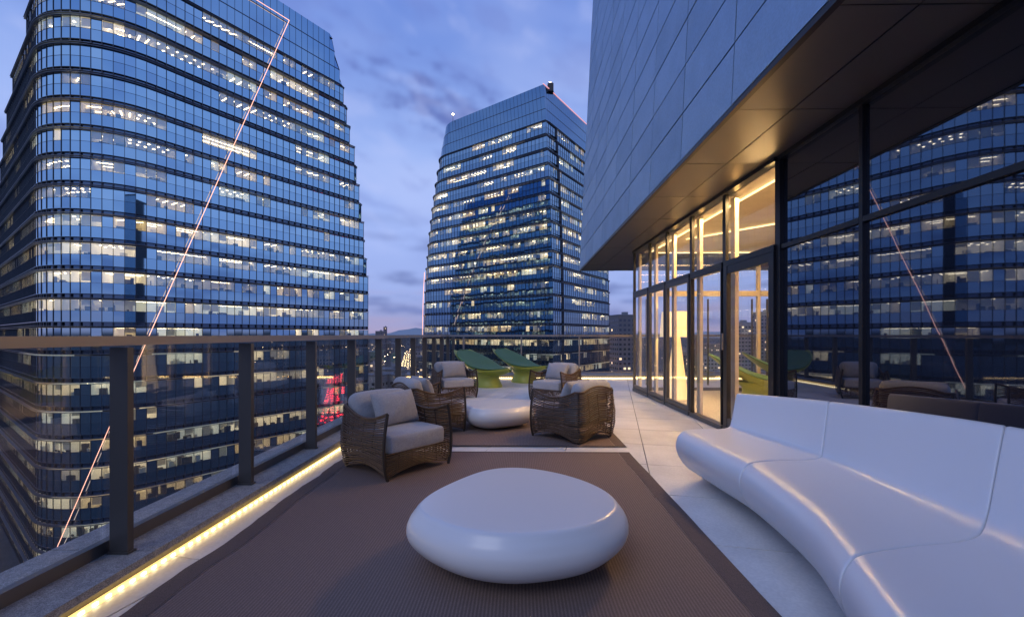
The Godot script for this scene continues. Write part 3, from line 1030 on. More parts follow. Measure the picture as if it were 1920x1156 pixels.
func right_tower() -> void:
	var root := thing("glass_office_tower", "blue glass office tower with a sharp corner, left of the stone clad building", "office tower")
	tower(root, right_shape, 72.3, 61.7, 4.12, 1.35, 24, 0.75, 0.85, 5.5, M.mirror_dimmed, M.mirror_dimmed_b)
	var w: Array = walk(right_shape(72.3)[0], right_shape(72.3)[1], 1.35)
	var c := right_shape(72.3)
	var ic := nearest(w, c[2])
	var path := []
	for i in range(ic, w.size()): path.append(v3(w[i][0] + w[i][1] * 0.1, 72.4))
	var line := MB.new()
	line.tube(path, 0.13, 6)
	put("roof_light_line", line, M.pink_line, root)
	var edge := []
	for k in 20:
		var y := -22.0 + k * 2.4
		var s := right_shape(y)
		var ww := walk(s[0], s[1], 1.0)
		var best := 0
		var bx := 1e9
		for i in ww.size():
			var pp := project(v3(ww[i][0] + ww[i][1] * 0.6, y))
			if pp.x < bx:
				bx = pp.x
				best = i
		edge.append(v3(ww[best][0] + ww[best][1] * 0.6, y))
	var e := MB.new()
	e.tube(edge, 0.075, 6)
	put("edge_light_line", e, M.line, root)
	var roof := MB.new()
	var p: PackedVector2Array = c[0]
	for i in p.size() - 1:
		roof.tri(v3(p[i], 71.8), v3(p[i + 1], 71.8), Vector3(0, 71.8, -165))
	put("roof", roof, M.roof, root)
	var q := thing("roof_machine", "dark cleaning crane on the roof corner of the sharp cornered tower", "crane", Vector3(9.0, 71.8, -133.0))
	var m := MB.new()
	m.box(Vector3(0, 1.1, 0), Vector3(1.7, 2.2, 3.0))
	m.box(Vector3(0.2, 2.5, -0.3), Vector3(1.0, 0.9, 1.4))
	put("cabin", m, M.desk_dark, q)
	put("jib", bar(Vector3(0, 2.9, -1), Vector3(2.4, 1.0, -5.5), 0.3, 0.3), M.desk_dark, q)
	var lamp := MB.new()
	lamp.lathe([Vector2(0.01, 3.4), Vector2(0.16, 3.28), Vector2(0.16, 3.12), Vector2(0.01, 2.95)], 8)
	put("beacon_lamp", lamp, M.street_lamp, q)
	var q2 := thing("roof_beacon", "small white beacon lamp on the rounded roof edge of the far tower", "lamp", Vector3(-22.0, 71.8, -150.0))
	put("mast", bar(Vector3(0, 0, 0), Vector3(0, 2.2, 0), 0.12, 0.12), M.desk_dark, q2)
	var l2 := MB.new()
	l2.lathe([Vector2(0.01, 2.7), Vector2(0.25, 2.5), Vector2(0.25, 2.3), Vector2(0.01, 2.15)], 8)
	put("lamp_globe", l2, M.street_lamp, q2)

# ---------------------------------------------------------------- furniture
func rounded(size: Vector3, r: float, puff := 0.0, n := 10) -> MB:
	# a soft block: each face of a cube as a grid, corners rounded, top and bottom swelling
	var m := MB.new()
	var h := size / 2
	for f in 6:
		var ax := f / 2
		var sg := 1.0 if f % 2 else -1.0
		var rows := []
		for i in n + 1:
			var line := []
			for j in n + 1:
				var a := spread(float(i) / n)
				var b := spread(float(j) / n)
				var p := Vector3.ZERO
				p[ax] = sg
				p[(ax + 1) % 3] = a if sg > 0 else -a
				p[(ax + 2) % 3] = b
				p = p * h
				var inner := Vector3(clampf(p.x, -(h.x - r), h.x - r), clampf(p.y, -(h.y - r), h.y - r), clampf(p.z, -(h.z - r), h.z - r))
				var d := (p - inner)
				var q := inner + (d.normalized() * r if d.length() > 1e-6 else Vector3.ZERO)
				var gx := 1.0 - pow(q.x / h.x, 2.0)
				var gz := 1.0 - pow(q.z / h.z, 2.0)
				var gy := 1.0 - pow(q.y / h.y, 2.0)
				q.y += puff * clampf(gx, 0, 1) * clampf(gz, 0, 1) * (q.y / h.y)
				q.z += puff * 0.5 * clampf(gx, 0, 1) * clampf(gy, 0, 1) * (q.z / h.z)
				line.append(q)
			rows.append(line)
		rows.reverse()
		m.grid(rows)
	return m

func spread(t: float) -> float:
	# more rows close to the edges of a face
	var s := t * 2.0 - 1.0
	return signf(s) * (1.0 - pow(1.0 - absf(s), 1.7))

func pillow_mesh(w: float, h: float, t: float) -> MB:
	var m := MB.new()
	for side in [1.0, -1.0]:
		var rows := []
		for i in 15:
			var line := []
			for j in 19:
				var u := spread(j / 18.0)
				var v := spread(i / 14.0)
				var pinch_x := 1.0 - 0.05 * (1.0 - v * v)
				var pinch_y := 1.0 - 0.07 * (1.0 - u * u)
				var e := pow(maxf(0.0, (1.0 - pow(absf(u), 2.2)) * (1.0 - pow(absf(v), 2.2))), 0.5)
				var wr := ln.get_noise_2d(u * 60.0 + side * 40.0, v * 60.0) * 0.012 * e
				line.append(Vector3(u * w / 2 * pinch_x * side, v * h / 2 * pinch_y, side * (t / 2 * e + wr)))
			rows.append(line)
		m.grid(rows)
	return m

func chair_side(s: float, t: float) -> Array:
	# outline point of the woven wall: s 0..3 along left arm, back, right arm (as seen from the front)
	return []

func armchair(label: String, at: Vector3, facing: Vector2) -> Node3D:
	var turn := atan2(facing.x, facing.y)
	var c := thing("wicker_armchair", label, "armchair", at, turn, "wicker armchairs round the white tables")
	var W := 0.40
	var D := 0.40
	var RC := 0.10
	# plan of the U from the front of one arm round the back to the front of the other
	var plan := []
	var info := []
	var N := 14
	for i in N + 1:
		plan.append(Vector2(-W, D - (2 * D - RC) * i / N)); info.append([0, float(i) / N])
	for i in range(1, 6):
		var a := PI + (PI / 2) * i / 6.0
		plan.append(Vector2(-W + RC, -D + RC) + Vector2(cos(a), sin(a)) * RC); info.append([3, float(i) / 6])
	for i in N + 1:
		plan.append(Vector2(-W + RC + (2 * W - 2 * RC) * i / N, -D)); info.append([1, float(i) / N])
	for i in range(1, 6):
		var a := -PI / 2 + (PI / 2) * i / 6.0
		plan.append(Vector2(W - RC, -D + RC) + Vector2(cos(a), sin(a)) * RC); info.append([3, 1 - float(i) / 6])
	for i in N + 1:
		plan.append(Vector2(W, -D + RC + (2 * D - RC) * i / N)); info.append([2, 1.0 - float(i) / N])
	var hi := func(f: Array) -> float:
		if f[0] == 0 or f[0] == 2: return 0.635 - 0.095 * sin(PI * minf(f[1] * 0.86, 1.0)) + 0.05 * f[1] * f[1]
		if f[0] == 3: return 0.655
		return 0.655 + 0.05 * sin(PI * f[1])
	var lo := func(f: Array) -> float:
		if f[0] == 3: return 0.03
		return 0.03 + 0.075 * sin(PI * f[1])
	var wv := MB.new()
	var K := 26
	for k in K + 1:
		var t := float(k) / K
		var path := []
		for i in plan.size():
			var p: Vector2 = plan[i]
			var out := 0.045 * sin(PI * pow(t, 0.8)) - 0.01
			var nrm := Vector2(0, 0)
			if info[i][0] == 0: nrm = Vector2(-1, 0)
			elif info[i][0] == 2: nrm = Vector2(1, 0)
			elif info[i][0] == 1: nrm = Vector2(0, -1)
			else: nrm = p.normalized()
			var wav := 0.0025 * sin(i * 0.45 + k * 0.9)
			p += nrm * (out + wav)
			var y: float = lerpf(lo.call(info[i]), hi.call(info[i]), t) + 0.0025 * sin(i * 0.35 + k * 2.1)
			path.append(Vector3(p.x, y, p.y))
		wv.tube(path, 0.0076 if k < K else 0.014, 6)
	# strands across the front below the seat
	for k in 10:
		var path := []
		for i in 17:
			var u := i / 16.0
			var y := lerpf(0.03 + 0.06 * sin(PI * u), 0.245, k / 9.0)
			path.append(Vector3(-W + 2 * W * u, y, D + 0.012 * sin(PI * k / 9.0) + 0.002 * sin(i * 0.7 + k)))
		wv.tube(path, 0.0074, 6)
	stuff(put("wicker_weave", wv, M.wicker, c))
	var fr := MB.new()
	for s in [-1.0, 1.0]:
		var path := []
		for k in 9:
			var t := k / 8.0
			path.append(Vector3(s * (W + 0.045 * sin(PI * pow(t, 0.8)) - 0.012), lerpf(0.0, 0.635, t), D + 0.008))
		fr.tube(path, 0.016, 8)
		fr.tube([Vector3(s * (W - 0.05), 0.0, -D + 0.05), Vector3(s * (W - 0.03), 0.3, -D + 0.03), Vector3(s * (W - 0.03), 0.64, -D + 0.03)], 0.014, 6)
		for z in [-0.16, 0.02, 0.2]:
			fr.tube([Vector3(s * (W - 0.022), 0.08, z), Vector3(s * (W + 0.018), 0.32, z), Vector3(s * (W - 0.022), 0.56, z)], 0.006, 4)
	for x in [-0.2, 0.0, 0.2]:
		fr.tube([Vector3(x, 0.08, -D + 0.022), Vector3(x, 0.32, -D - 0.018), Vector3(x, 0.66, -D + 0.022)], 0.006, 4)
	for x in [-0.24, -0.08, 0.08, 0.24]:
		fr.tube([Vector3(x, 0.07, D - 0.012), Vector3(x, 0.24, D - 0.012)], 0.006, 4)
	fr.box(Vector3(0, 0.225, 0), Vector3(0.74, 0.03, 0.74))
	put("frame", fr, M.wicker_dark, c)
	var seat := put("seat_cushion", rounded(Vector3(0.70, 0.185, 0.72), 0.04, 0.02), M.fabric, c)
	seat.position = Vector3(0, 0.322, 0.045)
	var bc := put("back_cushion", rounded(Vector3(0.71, 0.36, 0.19), 0.085, 0.02), M.fabric, c)
	bc.position = Vector3(0, 0.585, -0.275)
	bc.rotation.x = -0.22
	return c

func furniture() -> void:
	ln.seed = 8
	ln.frequency = 0.03
	# rugs
	rug("brown woven rug under the nearer white table, dark band along its right edge", -5.40, 0.9, -1.985, 1.30)
	rug("brown woven rug under the farther white table and the wicker chairs", -9.0, -5.66, -1.90, 1.33)
	# armchairs with their throw pillows
	var spots := [
		[Vector3(-1.33, 0.012, -4.84), Vector2(0.786, 0.617), "wicker armchair nearest the camera, facing right beside the left kerb", 0.04, "grey pillow on the nearest wicker armchair by the railing"],
		[Vector3(-1.36, 0.012, -6.62), Vector2(0.80, -0.60), "wicker armchair seen from behind, right after the nearest left chair", 0.02, "grey pillow on the wicker armchair that is turned away by the railing"],
		[Vector3(-1.50, 0.004, -10.28), Vector2(0.46, 0.89), "wicker armchair in front of the left green lounger, facing the camera", 0.03, "grey pillow on the armchair in front of the left green lounger"],
		[Vector3(0.80, 0.004, -9.84), Vector2(-0.644, 0.765), "orange lit wicker armchair facing left in front of the right green lounger", -0.02, "grey pillow on the armchair in front of the right green lounger"],
		[Vector3(0.75, 0.012, -6.26), Vector2(-0.70, -0.715), "dark wicker armchair with its back to the camera, right of the farther table", 0.05, "grey pillow on the dark armchair with its back to the camera"],
	]
	var proto: Node3D
	var pil: Node3D
	for i in spots.size():
		var s = spots[i]
		var turn := atan2(s[1].x, s[1].y)
		if i == 0:
			proto = armchair(s[2], s[0], s[1])
			pil = thing("throw_pillow", s[4], "pillow", Vector3.ZERO, 0, "throw pillows on the wicker armchairs")
			var pm := put("cover", pillow_mesh(0.58, 0.37, 0.22), M.pillow, pil)
			pm.rotation = Vector3(-0.36, 0, 0)
		else:
			copy(proto, s[2], s[0], turn)
		var p: Node3D = pil if i == 0 else copy(pil, s[4], Vector3.ZERO, 0)
		var b := Basis(Vector3.UP, turn)
		p.position = s[0] + b * Vector3(s[3], 0.60, -0.045)
		p.rotation.y = turn + [0.1, -0.05, 0.06, -0.1, 0.12][i]
	tables()
	sofa()
	loungers()
	lamp()

func rug(label: String, z0: float, z1: float, x0: float, x1: float) -> void:
	var r := thing("rug", label, "rug")
	var m := MB.new()
	var e := MB.new()
	var n := 60
	var nz := FastNoiseLite.new()
	nz.seed = 4; nz.frequency = 0.9
	var rows := []
	var left := []
	var right := []
	for i in n + 1:
		var z := lerpf(z0, z1, float(i) / n)
		var xa := x0 + 0.02 * nz.get_noise_1d(z * 1.4) * 2.0
		var xb := x1 + 0.006 * nz.get_noise_1d(z + 40.0)
		var ya := 0.010
		left.append([Vector3(xa, 0.003, z), Vector3(xa + 0.004, 0.0115, z), Vector3(xa + 0.14, 0.012, z)])
		rows.append([Vector3(xa + 0.14, ya, z), Vector3(lerpf(xa, xb, 0.3), ya + 0.001 * nz.get_noise_2d(z * 3.0, 4.0), z), Vector3(lerpf(xa, xb, 0.6), ya, z), Vector3(xb - 0.14, ya, z)])
		right.append([Vector3(xb - 0.14, 0.012, z), Vector3(xb - 0.004, 0.0115, z), Vector3(xb, 0.003, z)])
	rows.reverse(); left.reverse(); right.reverse()
	m.grid(rows)
	put("field", m, M.rug, r)
	e.grid(left)
	e.grid(right)
	for z in [z0, z1]:
		var s := 1.0 if z == z0 else -1.0
		var q := [Vector3(x0 + 0.14, 0.0125, z), Vector3(x1 - 0.14, 0.0125, z), Vector3(x1 - 0.14, 0.0125, z + 0.05 * s), Vector3(x0 + 0.14, 0.0125, z + 0.05 * s)]
		if s > 0: e.quad(q[3], q[2], q[1], q[0])
		else: e.quad(q[0], q[1], q[2], q[3])
	put("border", e, M.rug_edge, r)

func tables() -> void:
	var plan := [Vector2(-0.626, -2.754), Vector2(-0.577, -3.0), Vector2(-0.41, -3.30), Vector2(-0.255, -3.49), Vector2(-0.06, -3.56), Vector2(0.171, -3.50), Vector2(0.394, -3.33), Vector2(0.543, -3.12), Vector2(0.61, -2.90), Vector2(0.585, -2.70), Vector2(0.437, -2.512), Vector2(0.286, -2.42), Vector2(0.082, -2.362), Vector2(-0.084, -2.352), Vector2(-0.282, -2.40), Vector2(-0.461, -2.52), Vector2(-0.581, -2.65)]
	var cen := Vector2(-0.01, -2.90)
	# smooth closed outline
	var ring := []
	for i in plan.size():
		for k in 5:
			var q: Vector2 = plan[i].cubic_interpolate(plan[(i + 1) % plan.size()], plan[(i - 1 + plan.size()) % plan.size()], plan[(i + 2) % plan.size()], k / 5.0)
			ring.append(q - cen)
	for pass_ in 6:
		var sm := []
		for i in ring.size():
			sm.append((ring[i - 1] + ring[i] * 2.0 + ring[(i + 1) % ring.size()]) / 4.0)
		ring = sm
	# [height, outward offset from the flat top's edge]
	var prof := [[0.02, -0.22], [0.035, -0.14], [0.075, -0.045], [0.125, 0.02], [0.18, 0.056], [0.235, 0.062], [0.285, 0.045], [0.322, 0.018], [0.342, 0.002], [0.3525, -0.012], [0.3565, -0.03], [0.357, -0.10], [0.357, -0.40]]
	for k in 2:
		var t := thing("coffee_table", ["large white pebble shaped coffee table in front on the nearer rug", "smaller white pebble shaped coffee table between the wicker armchairs"][k], "coffee table", Vector3(cen.x, 0.012, cen.y) if k == 0 else Vector3(-0.345, 0.012, -6.98), 0.0 if k == 0 else 2.6, "white pebble coffee tables")
		if k == 1: t.scale = Vector3(0.83, 0.92, 0.83)
		var m := MB.new()
		var fine := []
		for i in prof.size() - 1:
			for j in 4:
				var u := j / 4.0
				var a: Array = prof[max(i - 1, 0)]
				var b: Array = prof[i]
				var c: Array = prof[i + 1]
				var d: Array = prof[min(i + 2, prof.size() - 1)]
				fine.append([cubic_interpolate(b[0], c[0], a[0], d[0], u), cubic_interpolate(b[1], c[1], a[1], d[1], u)])
		fine.append(prof[-1])
		var rows := []
		for f in fine:
			var line := []
			for q in ring:
				var r: float = q.length()
				var p: Vector2 = q * maxf(0.05, (r + f[1]) / r)
				line.append(Vector3(p.x, f[0], p.y))
			rows.append(line)
		# order so that faces look outwards
		for i in rows.size(): rows[i].reverse()
		m.grid(rows, true)
		m.fan(rows[-1])
		put("body", m, M.table_white, t)

func sofa() -> void:
	# stations: front edge, seat-back junction, top of the back (plan x, z)
	var S := [
		[Vector2(1.53, -4.30), Vector2(2.12, -4.65), Vector2(2.24, -4.74), 0.79],
		[Vector2(1.57, -3.78), Vector2(2.24, -4.06), Vector2(2.36, -4.20), 0.83],
		[Vector2(1.61, -3.22), Vector2(2.30, -3.52), Vector2(2.43, -3.62), 0.87],
		[Vector2(1.53, -2.42), Vector2(2.22, -2.64), Vector2(2.47, -2.87), 0.91],
		[Vector2(1.37, -1.88), Vector2(2.14, -2.16), Vector2(2.47, -2.36), 0.93],
		[Vector2(1.21, -1.40), Vector2(2.00, -1.66), Vector2(2.46, -1.88), 0.93],
		[Vector2(1.12, -0.85), Vector2(1.92, -1.02), Vector2(2.42, -1.15), 0.93],
		[Vector2(1.10, -0.15), Vector2(1.90, -0.25), Vector2(2.40, -0.30), 0.93],
	]
	var names := ["white moulded sofa section at the far end, beside the glass doors", "white moulded middle sofa section with the wide curved seat", "white moulded sofa section nearest the camera, cut off by the picture edge"]
	var spans := [[0.0, 2.0], [2.0, 4.0], [4.0, 7.0]]
	for k in 3:
		var o := thing("sofa_section", names[k], "sofa", Vector3.ZERO, 0, "white sofa sections along the dark glass")
		var rows := []
		var a: float = spans[k][0]
		var b: float = spans[k][1]
		var n := 30
		for i in n + 1:
			var u := lerpf(a, b, float(i) / n)
			# rounding at both ends: the section shrinks a little over its last centimetres
			rows.append(sofa_ring(S, u, 0.0))
		var first := [sofa_ring(S, a + 0.000, 0.020), sofa_ring(S, a + 0.006, 0.008), sofa_ring(S, a + 0.016, 0.002)]
		var last := [sofa_ring(S, b - 0.016, 0.002), sofa_ring(S, b - 0.006, 0.008), sofa_ring(S, b - 0.000, 0.020)]
		rows[0] = sofa_ring(S, a + 0.03, 0.0)
		rows[n] = sofa_ring(S, b - 0.03, 0.0)
		rows = first + rows + last
		var m := MB.new()
		for r in rows: r.reverse()
		m.grid(rows, true)
		for side in 2:
			var cap: Array = rows[-1 if side else 0]
			var flat := PackedVector2Array()
			for p in cap:
				var h := Vector2(p.x, p.z) - Vector2(cap[-1].x, cap[-1].z)
				flat.append(Vector2(h.length(), p.y))
			var ids := Geometry2D.triangulate_polygon(flat)
			for q in range(0, ids.size(), 3):
				if side: m.tri(cap[ids[q]], cap[ids[q + 1]], cap[ids[q + 2]])
				else: m.tri(cap[ids[q]], cap[ids[q + 2]], cap[ids[q + 1]])
		put("shell", m, M.white, o)
		var base := MB.new()
		var br := []
		for i in 21:
			var r0 := sofa_ring(S, lerpf(a + 0.05, b - 0.05, i / 20.0), 0.0)
			br.append(r0)
		for i in 20:
			var p0: Vector3 = br[i][0].lerp(br[i][br[i].size() - 1], 0.12)
			var p1: Vector3 = br[i + 1][0].lerp(br[i + 1][br[i + 1].size() - 1], 0.12)
			var q0: Vector3 = br[i][br[i].size() - 1].lerp(br[i][0], 0.12)
			var q1: Vector3 = br[i + 1][br[i + 1].size() - 1].lerp(br[i + 1][0], 0.12)
			p0.y = 0; p1.y = 0; q0.y = 0; q1.y = 0
			var up := Vector3(0, 0.05, 0)
			base.quad(p0, p1, p1 + up, p0 + up)
			base.quad(q1, q0, q0 + up, q1 + up)
		put("plinth", base, M.dark_frame, o)

func sofa_ring(S: Array, u: float, inset: float) -> Array:
	var i := clampi(int(floor(u)), 0, S.size() - 2)
	var t := u - i
	var P := []
	for k in 3:
		var p: Vector2 = S[i][k].cubic_interpolate(S[i + 1][k], S[max(i - 1, 0)][k], S[min(i + 2, S.size() - 1)][k], t)
		P.append(p)
	var f: Vector2 = P[0]
	var j: Vector2 = P[1]
	var b: Vector2 = P[2]
	var d := (j - f).normalized()
	var e := (b - j).normalized() if b.distance_to(j) > 0.02 else d
	var span := b.distance_to(j)
	# [plan point, height]
	var yb := cubic_interpolate(S[i][3], S[i + 1][3], S[max(i - 1, 0)][3], S[min(i + 2, S.size() - 1)][3], t)
	var key := [
		[f + d * 0.36, 0.035], [f + d * 0.22, 0.06], [f + d * 0.07, 0.14], [f - d * 0.035, 0.24], [f - d * 0.085, 0.34], [f - d * 0.080, 0.42], [f - d * 0.035, 0.475], [f + d * 0.05, 0.50],
		[f.lerp(j, 0.42), 0.487], [f.lerp(j, 0.78), 0.462], [j, 0.465], [j + e * span * 0.32, 0.52], [j + e * span * 0.58, lerpf(0.52, yb, 0.36)], [j + e * span * 0.82, lerpf(0.52, yb, 0.72)], [b, yb - 0.014],
		[b + e * 0.035, yb], [b + e * 0.075, yb - 0.03], [b + e * 0.085, yb - 0.25], [b + e * 0.075, 0.30], [b + e * 0.05, 0.035],
	]
	var c3 := Vector3.ZERO
	var pts := []
	var N := key.size()
	for q in N:
		var steps := 4
		if q == N - 1:
			pts.append(Vector3(key[q][0].x, key[q][1], key[q][0].y))
			break
		for s in steps:
			var w := float(s) / steps
			var a0: Array = key[max(q - 1, 0)]
			var a1: Array = key[q]
			var a2: Array = key[q + 1]
			var a3: Array = key[min(q + 2, N - 1)]
			var xy: Vector2 = a1[0].cubic_interpolate(a2[0], a0[0], a3[0], w)
			var y := cubic_interpolate(a1[1], a2[1], a0[1], a3[1], w)
			pts.append(Vector3(xy.x, y, xy.y))
	if inset > 0.0:
		# move every point of the outline inwards, along the normal in its own plane
		var moved := []
		for q in pts.size():
			var across := Vector3(d.x, 0, d.y) if q < 41 else Vector3(e.x, 0, e.y)
			var t3: Vector3 = pts[(q + 1) % pts.size()] - pts[(q - 1 + pts.size()) % pts.size()]
			var flat := Vector2(t3.dot(across), t3.y).normalized()
			var nrm := Vector2(flat.y, -flat.x)
			moved.append(pts[q] + (across * nrm.x + Vector3.UP * nrm.y) * inset)
		pts = moved
	return pts

func loungers() -> void:
	var proto: Node3D
	var spots := [
		[Vector3(-0.95, 0, -12.35), Vector2(-0.80, -0.60), "green pod lounger on the left, in front of the far railing"],
		[Vector3(0.05, 0, -13.5), Vector2(-0.80, -0.60), "green pod lounger in the middle of the far railing, right of another"],
		[Vector3(4.85, 0.012, -9.5), Vector2(-0.90, -0.40), "yellow green pod lounger inside the glazed lobby, nearest the door"],
		[Vector3(5.95, 0.012, -10.3), Vector2(-0.90, -0.40), "yellow green pod lounger farther inside the lobby, mostly hidden"],
	]
	for i in spots.size():
		var s = spots[i]
		var turn := atan2(s[1].x, s[1].y)
		if i == 0:
			proto = thing("pod_lounger", s[2], "lounger", s[0], turn, "green pod loungers")
			build_lounger(proto)
		else:
			copy(proto, s[2], s[0], turn)

func lounger_spine(s: float) -> Vector2:
	# s 0 at the foot to 1 at the head: (distance along, height)
	var z := -0.90 + 1.75 * s
	var y := 0.475 - 0.07 * sin(PI * clampf(s / 0.7, 0.0, 1.0)) + 0.46 * pow(s, 2.6)
	return Vector2(z, y)

func build_lounger(o: Node3D) -> void:
	var shell := MB.new()
	var cush := MB.new()
	var top := []; var under := []; var ct := []; var cu := []
	for i in 29:
		var s := 0.5 + 0.5 * spread(i / 28.0)
		var w := 0.60 * pow(maxf(0.0, 1.0 - pow(absf(s * 2.0 - 1.06) / 1.07, 2.4)), 0.5) * (0.62 + 0.38 * smoothstep(0.0, 0.55, s)) + 0.004
		var p := lounger_spine(s)
		var rt := []; var ru := []; var rc := []; var rcu := []
		for j in 17:
			var v := spread(j / 16.0)
			var dish := 0.05 * v * v
			rt.append(Vector3(w * v, p.y + dish, p.x))
			ru.append(Vector3(w * v * 0.97, p.y + dish - 0.035 - 0.13 * (1 - v * v) * sin(PI * clampf(s, 0.03, 0.97)), p.x - 0.05 * s))
			var ss := lerpf(0.16, 0.985, s)
			var pc := lounger_spine(ss)
			var wc := 0.575 * pow(maxf(0.0, 1.0 - pow(absf(s * 2.0 - 1.0), 2.6)), 0.5) * (0.70 + 0.30 * smoothstep(0.0, 0.55, s)) + 0.003
			var edge := pow(maxf(0.0, (1 - pow(absf(v), 4.0))), 0.5) * pow(maxf(0.0, 1.0 - pow(absf(s * 2 - 1), 6.0)), 0.5)
			rc.append(Vector3(wc * v, pc.y + 0.05 * v * v + 0.012 + 0.055 * edge, pc.x))
			rcu.append(Vector3(wc * v, pc.y + 0.05 * v * v + 0.010, pc.x))
		top.append(rt); under.append(ru); ct.append(rc); cu.append(rcu)
	var flip := func(a: Array) -> Array:
		var b := a.duplicate()
		b.reverse()
		return b
	shell.grid(flip.call(top))
	shell.grid(under)
	# rim that joins top and underside
	var l0 := []; var l1 := []; var r0 := []; var r1 := []
	for i in 29:
		l0.append(top[i][0]); l1.append(under[i][0]); r0.append(top[i][16]); r1.append(under[i][16])
	shell.grid([l0, l1]); shell.grid([r1, r0])
	put("shell", shell, M.olive, o)
	cush.grid(flip.call(ct))
	cush.grid(cu)
	put("cushion", cush, M.green, o)
	var ped := MB.new()
	var rows := []
	for p in [[0.0, 0.34, 0.42], [0.03, 0.345, 0.425], [0.12, 0.31, 0.37], [0.22, 0.28, 0.33], [0.30, 0.285, 0.345], [0.37, 0.32, 0.42], [0.42, 0.36, 0.5]]:
		var ring := []
		for k in 28:
			var a := TAU * k / 28
			ring.append(Vector3(cos(a) * p[1], p[0], -sin(a) * p[2] - 0.12))
		rows.append(ring)
	ped.grid(rows, true)
	put("pedestal", ped, M.olive, o)

func lamp() -> void:
	var l := thing("floor_lamp", "giant white floor lamp with conical stem glowing behind the glass doors", "floor lamp", Vector3(3.42, 0.012, -9.95))
	var c := MB.new()
	c.lathe([Vector2(0.24, 0.0), Vector2(0.235, 0.02), Vector2(0.07, 1.38)], 32)
	put("stem", c, M.shade, l)
	var s := MB.new()
	s.lathe([Vector2(0.35, 1.34), Vector2(0.31, 1.88)], 40)
	s.lathe([Vector2(0.305, 1.88), Vector2(0.345, 1.34)], 40)
	put("lamp_shade", s, M.shade, l)
	var b := MB.new()
	b.lathe([Vector2(0.002, 1.52), Vector2(0.05, 1.56), Vector2(0.06, 1.62), Vector2(0.04, 1.69), Vector2(0.002, 1.71)], 16)
	put("bulb", b, M.strip, l)
	var o := OmniLight3D.new()
	o.name = "lamp_light"
	o.light_color = Color(1.0, 0.82, 0.52)
	o.light_energy = 1.6
	o.light_size = 0.05
	o.omni_range = 20.0
	o.omni_attenuation = 2.0
	o.shadow_enabled = true
	add_child(o)
	o.position = Vector3(3.42, 1.63, -9.95)

# ---------------------------------------------------------------- city
func city_block(called: String, label: String, group: String, at: Vector3, size: Vector3, wall: Material, lit: float, turn := 0.0) -> void:
	var b := thing(called, label, "building", at, turn, group)
	var w := MB.new()
	w.box(Vector3(0, size.y / 2, 0), size)
	put("wall", w, wall, b)
	var r := MB.new()
	r.box(Vector3(0, size.y + 0.3, 0), Vector3(size.x + 0.4, 0.6, size.z + 0.4))
	r.box(Vector3(size.x * 0.15, size.y + 1.6, 0), Vector3(size.x * 0.25, 2.2, size.z * 0.25))
	put("roof", r, M.roof, b)
	var on := MB.new()
	var off := MB.new()
	var fl := int(size.y / 3.4)
	var nx := int(size.x / 3.0)
	for f in fl:
		for i in nx:
			var x := -size.x / 2 + (i + 0.5) * size.x / nx
			var m := on if rng.randf() < lit else off
			m.box(Vector3(x, f * 3.4 + 1.9, size.z / 2), Vector3(1.7, 1.5, 0.12))
		var nz := int(size.z / 3.0)
		for i in nz:
			for s in [-1.0, 1.0]:
				var m := on if rng.randf() < lit else off
				m.box(Vector3(s * size.x / 2, f * 3.4 + 1.9, -size.z / 2 + (i + 0.5) * size.z / nz), Vector3(0.12, 1.5, 1.7))
	if on.v.size(): stuff(put("lit_windows", on, M.city_window, b))
	if off.v.size(): stuff(put("dark_windows", off, M.dark_window, b))

func px_ground(px: float, dist: float) -> Vector3:
	var k := (px - 974.0) / F
	return Vector3(k * dist, -38.0, -dist)

func car_proto() -> Node3D:
	var c := thing("car", "small car with lit headlights in the queue on the far avenue", "car", Vector3.ZERO, 0, "cars on the far avenue")
	var b := MB.new()
	b.box(Vector3(0, 0.65, 0), Vector3(1.8, 0.7, 4.3))
	put("body", b, M.wall_b, c)
	var r := MB.new()
	r.box(Vector3(0, 1.2, 0.2), Vector3(1.55, 0.55, 2.2))
	put("cabin", r, M.dark_window, c)
	for s in [-0.62, 0.62]:
		var h := MB.new()
		h.box(Vector3(s, 0.72, 2.2), Vector3(0.5, 0.34, 0.16))
		put("headlight", h, M.head, c)
		var t := MB.new()
		t.box(Vector3(s, 0.8, -2.2), Vector3(0.55, 0.34, 0.16))
		put("taillight", t, M.tail, c)
	return c

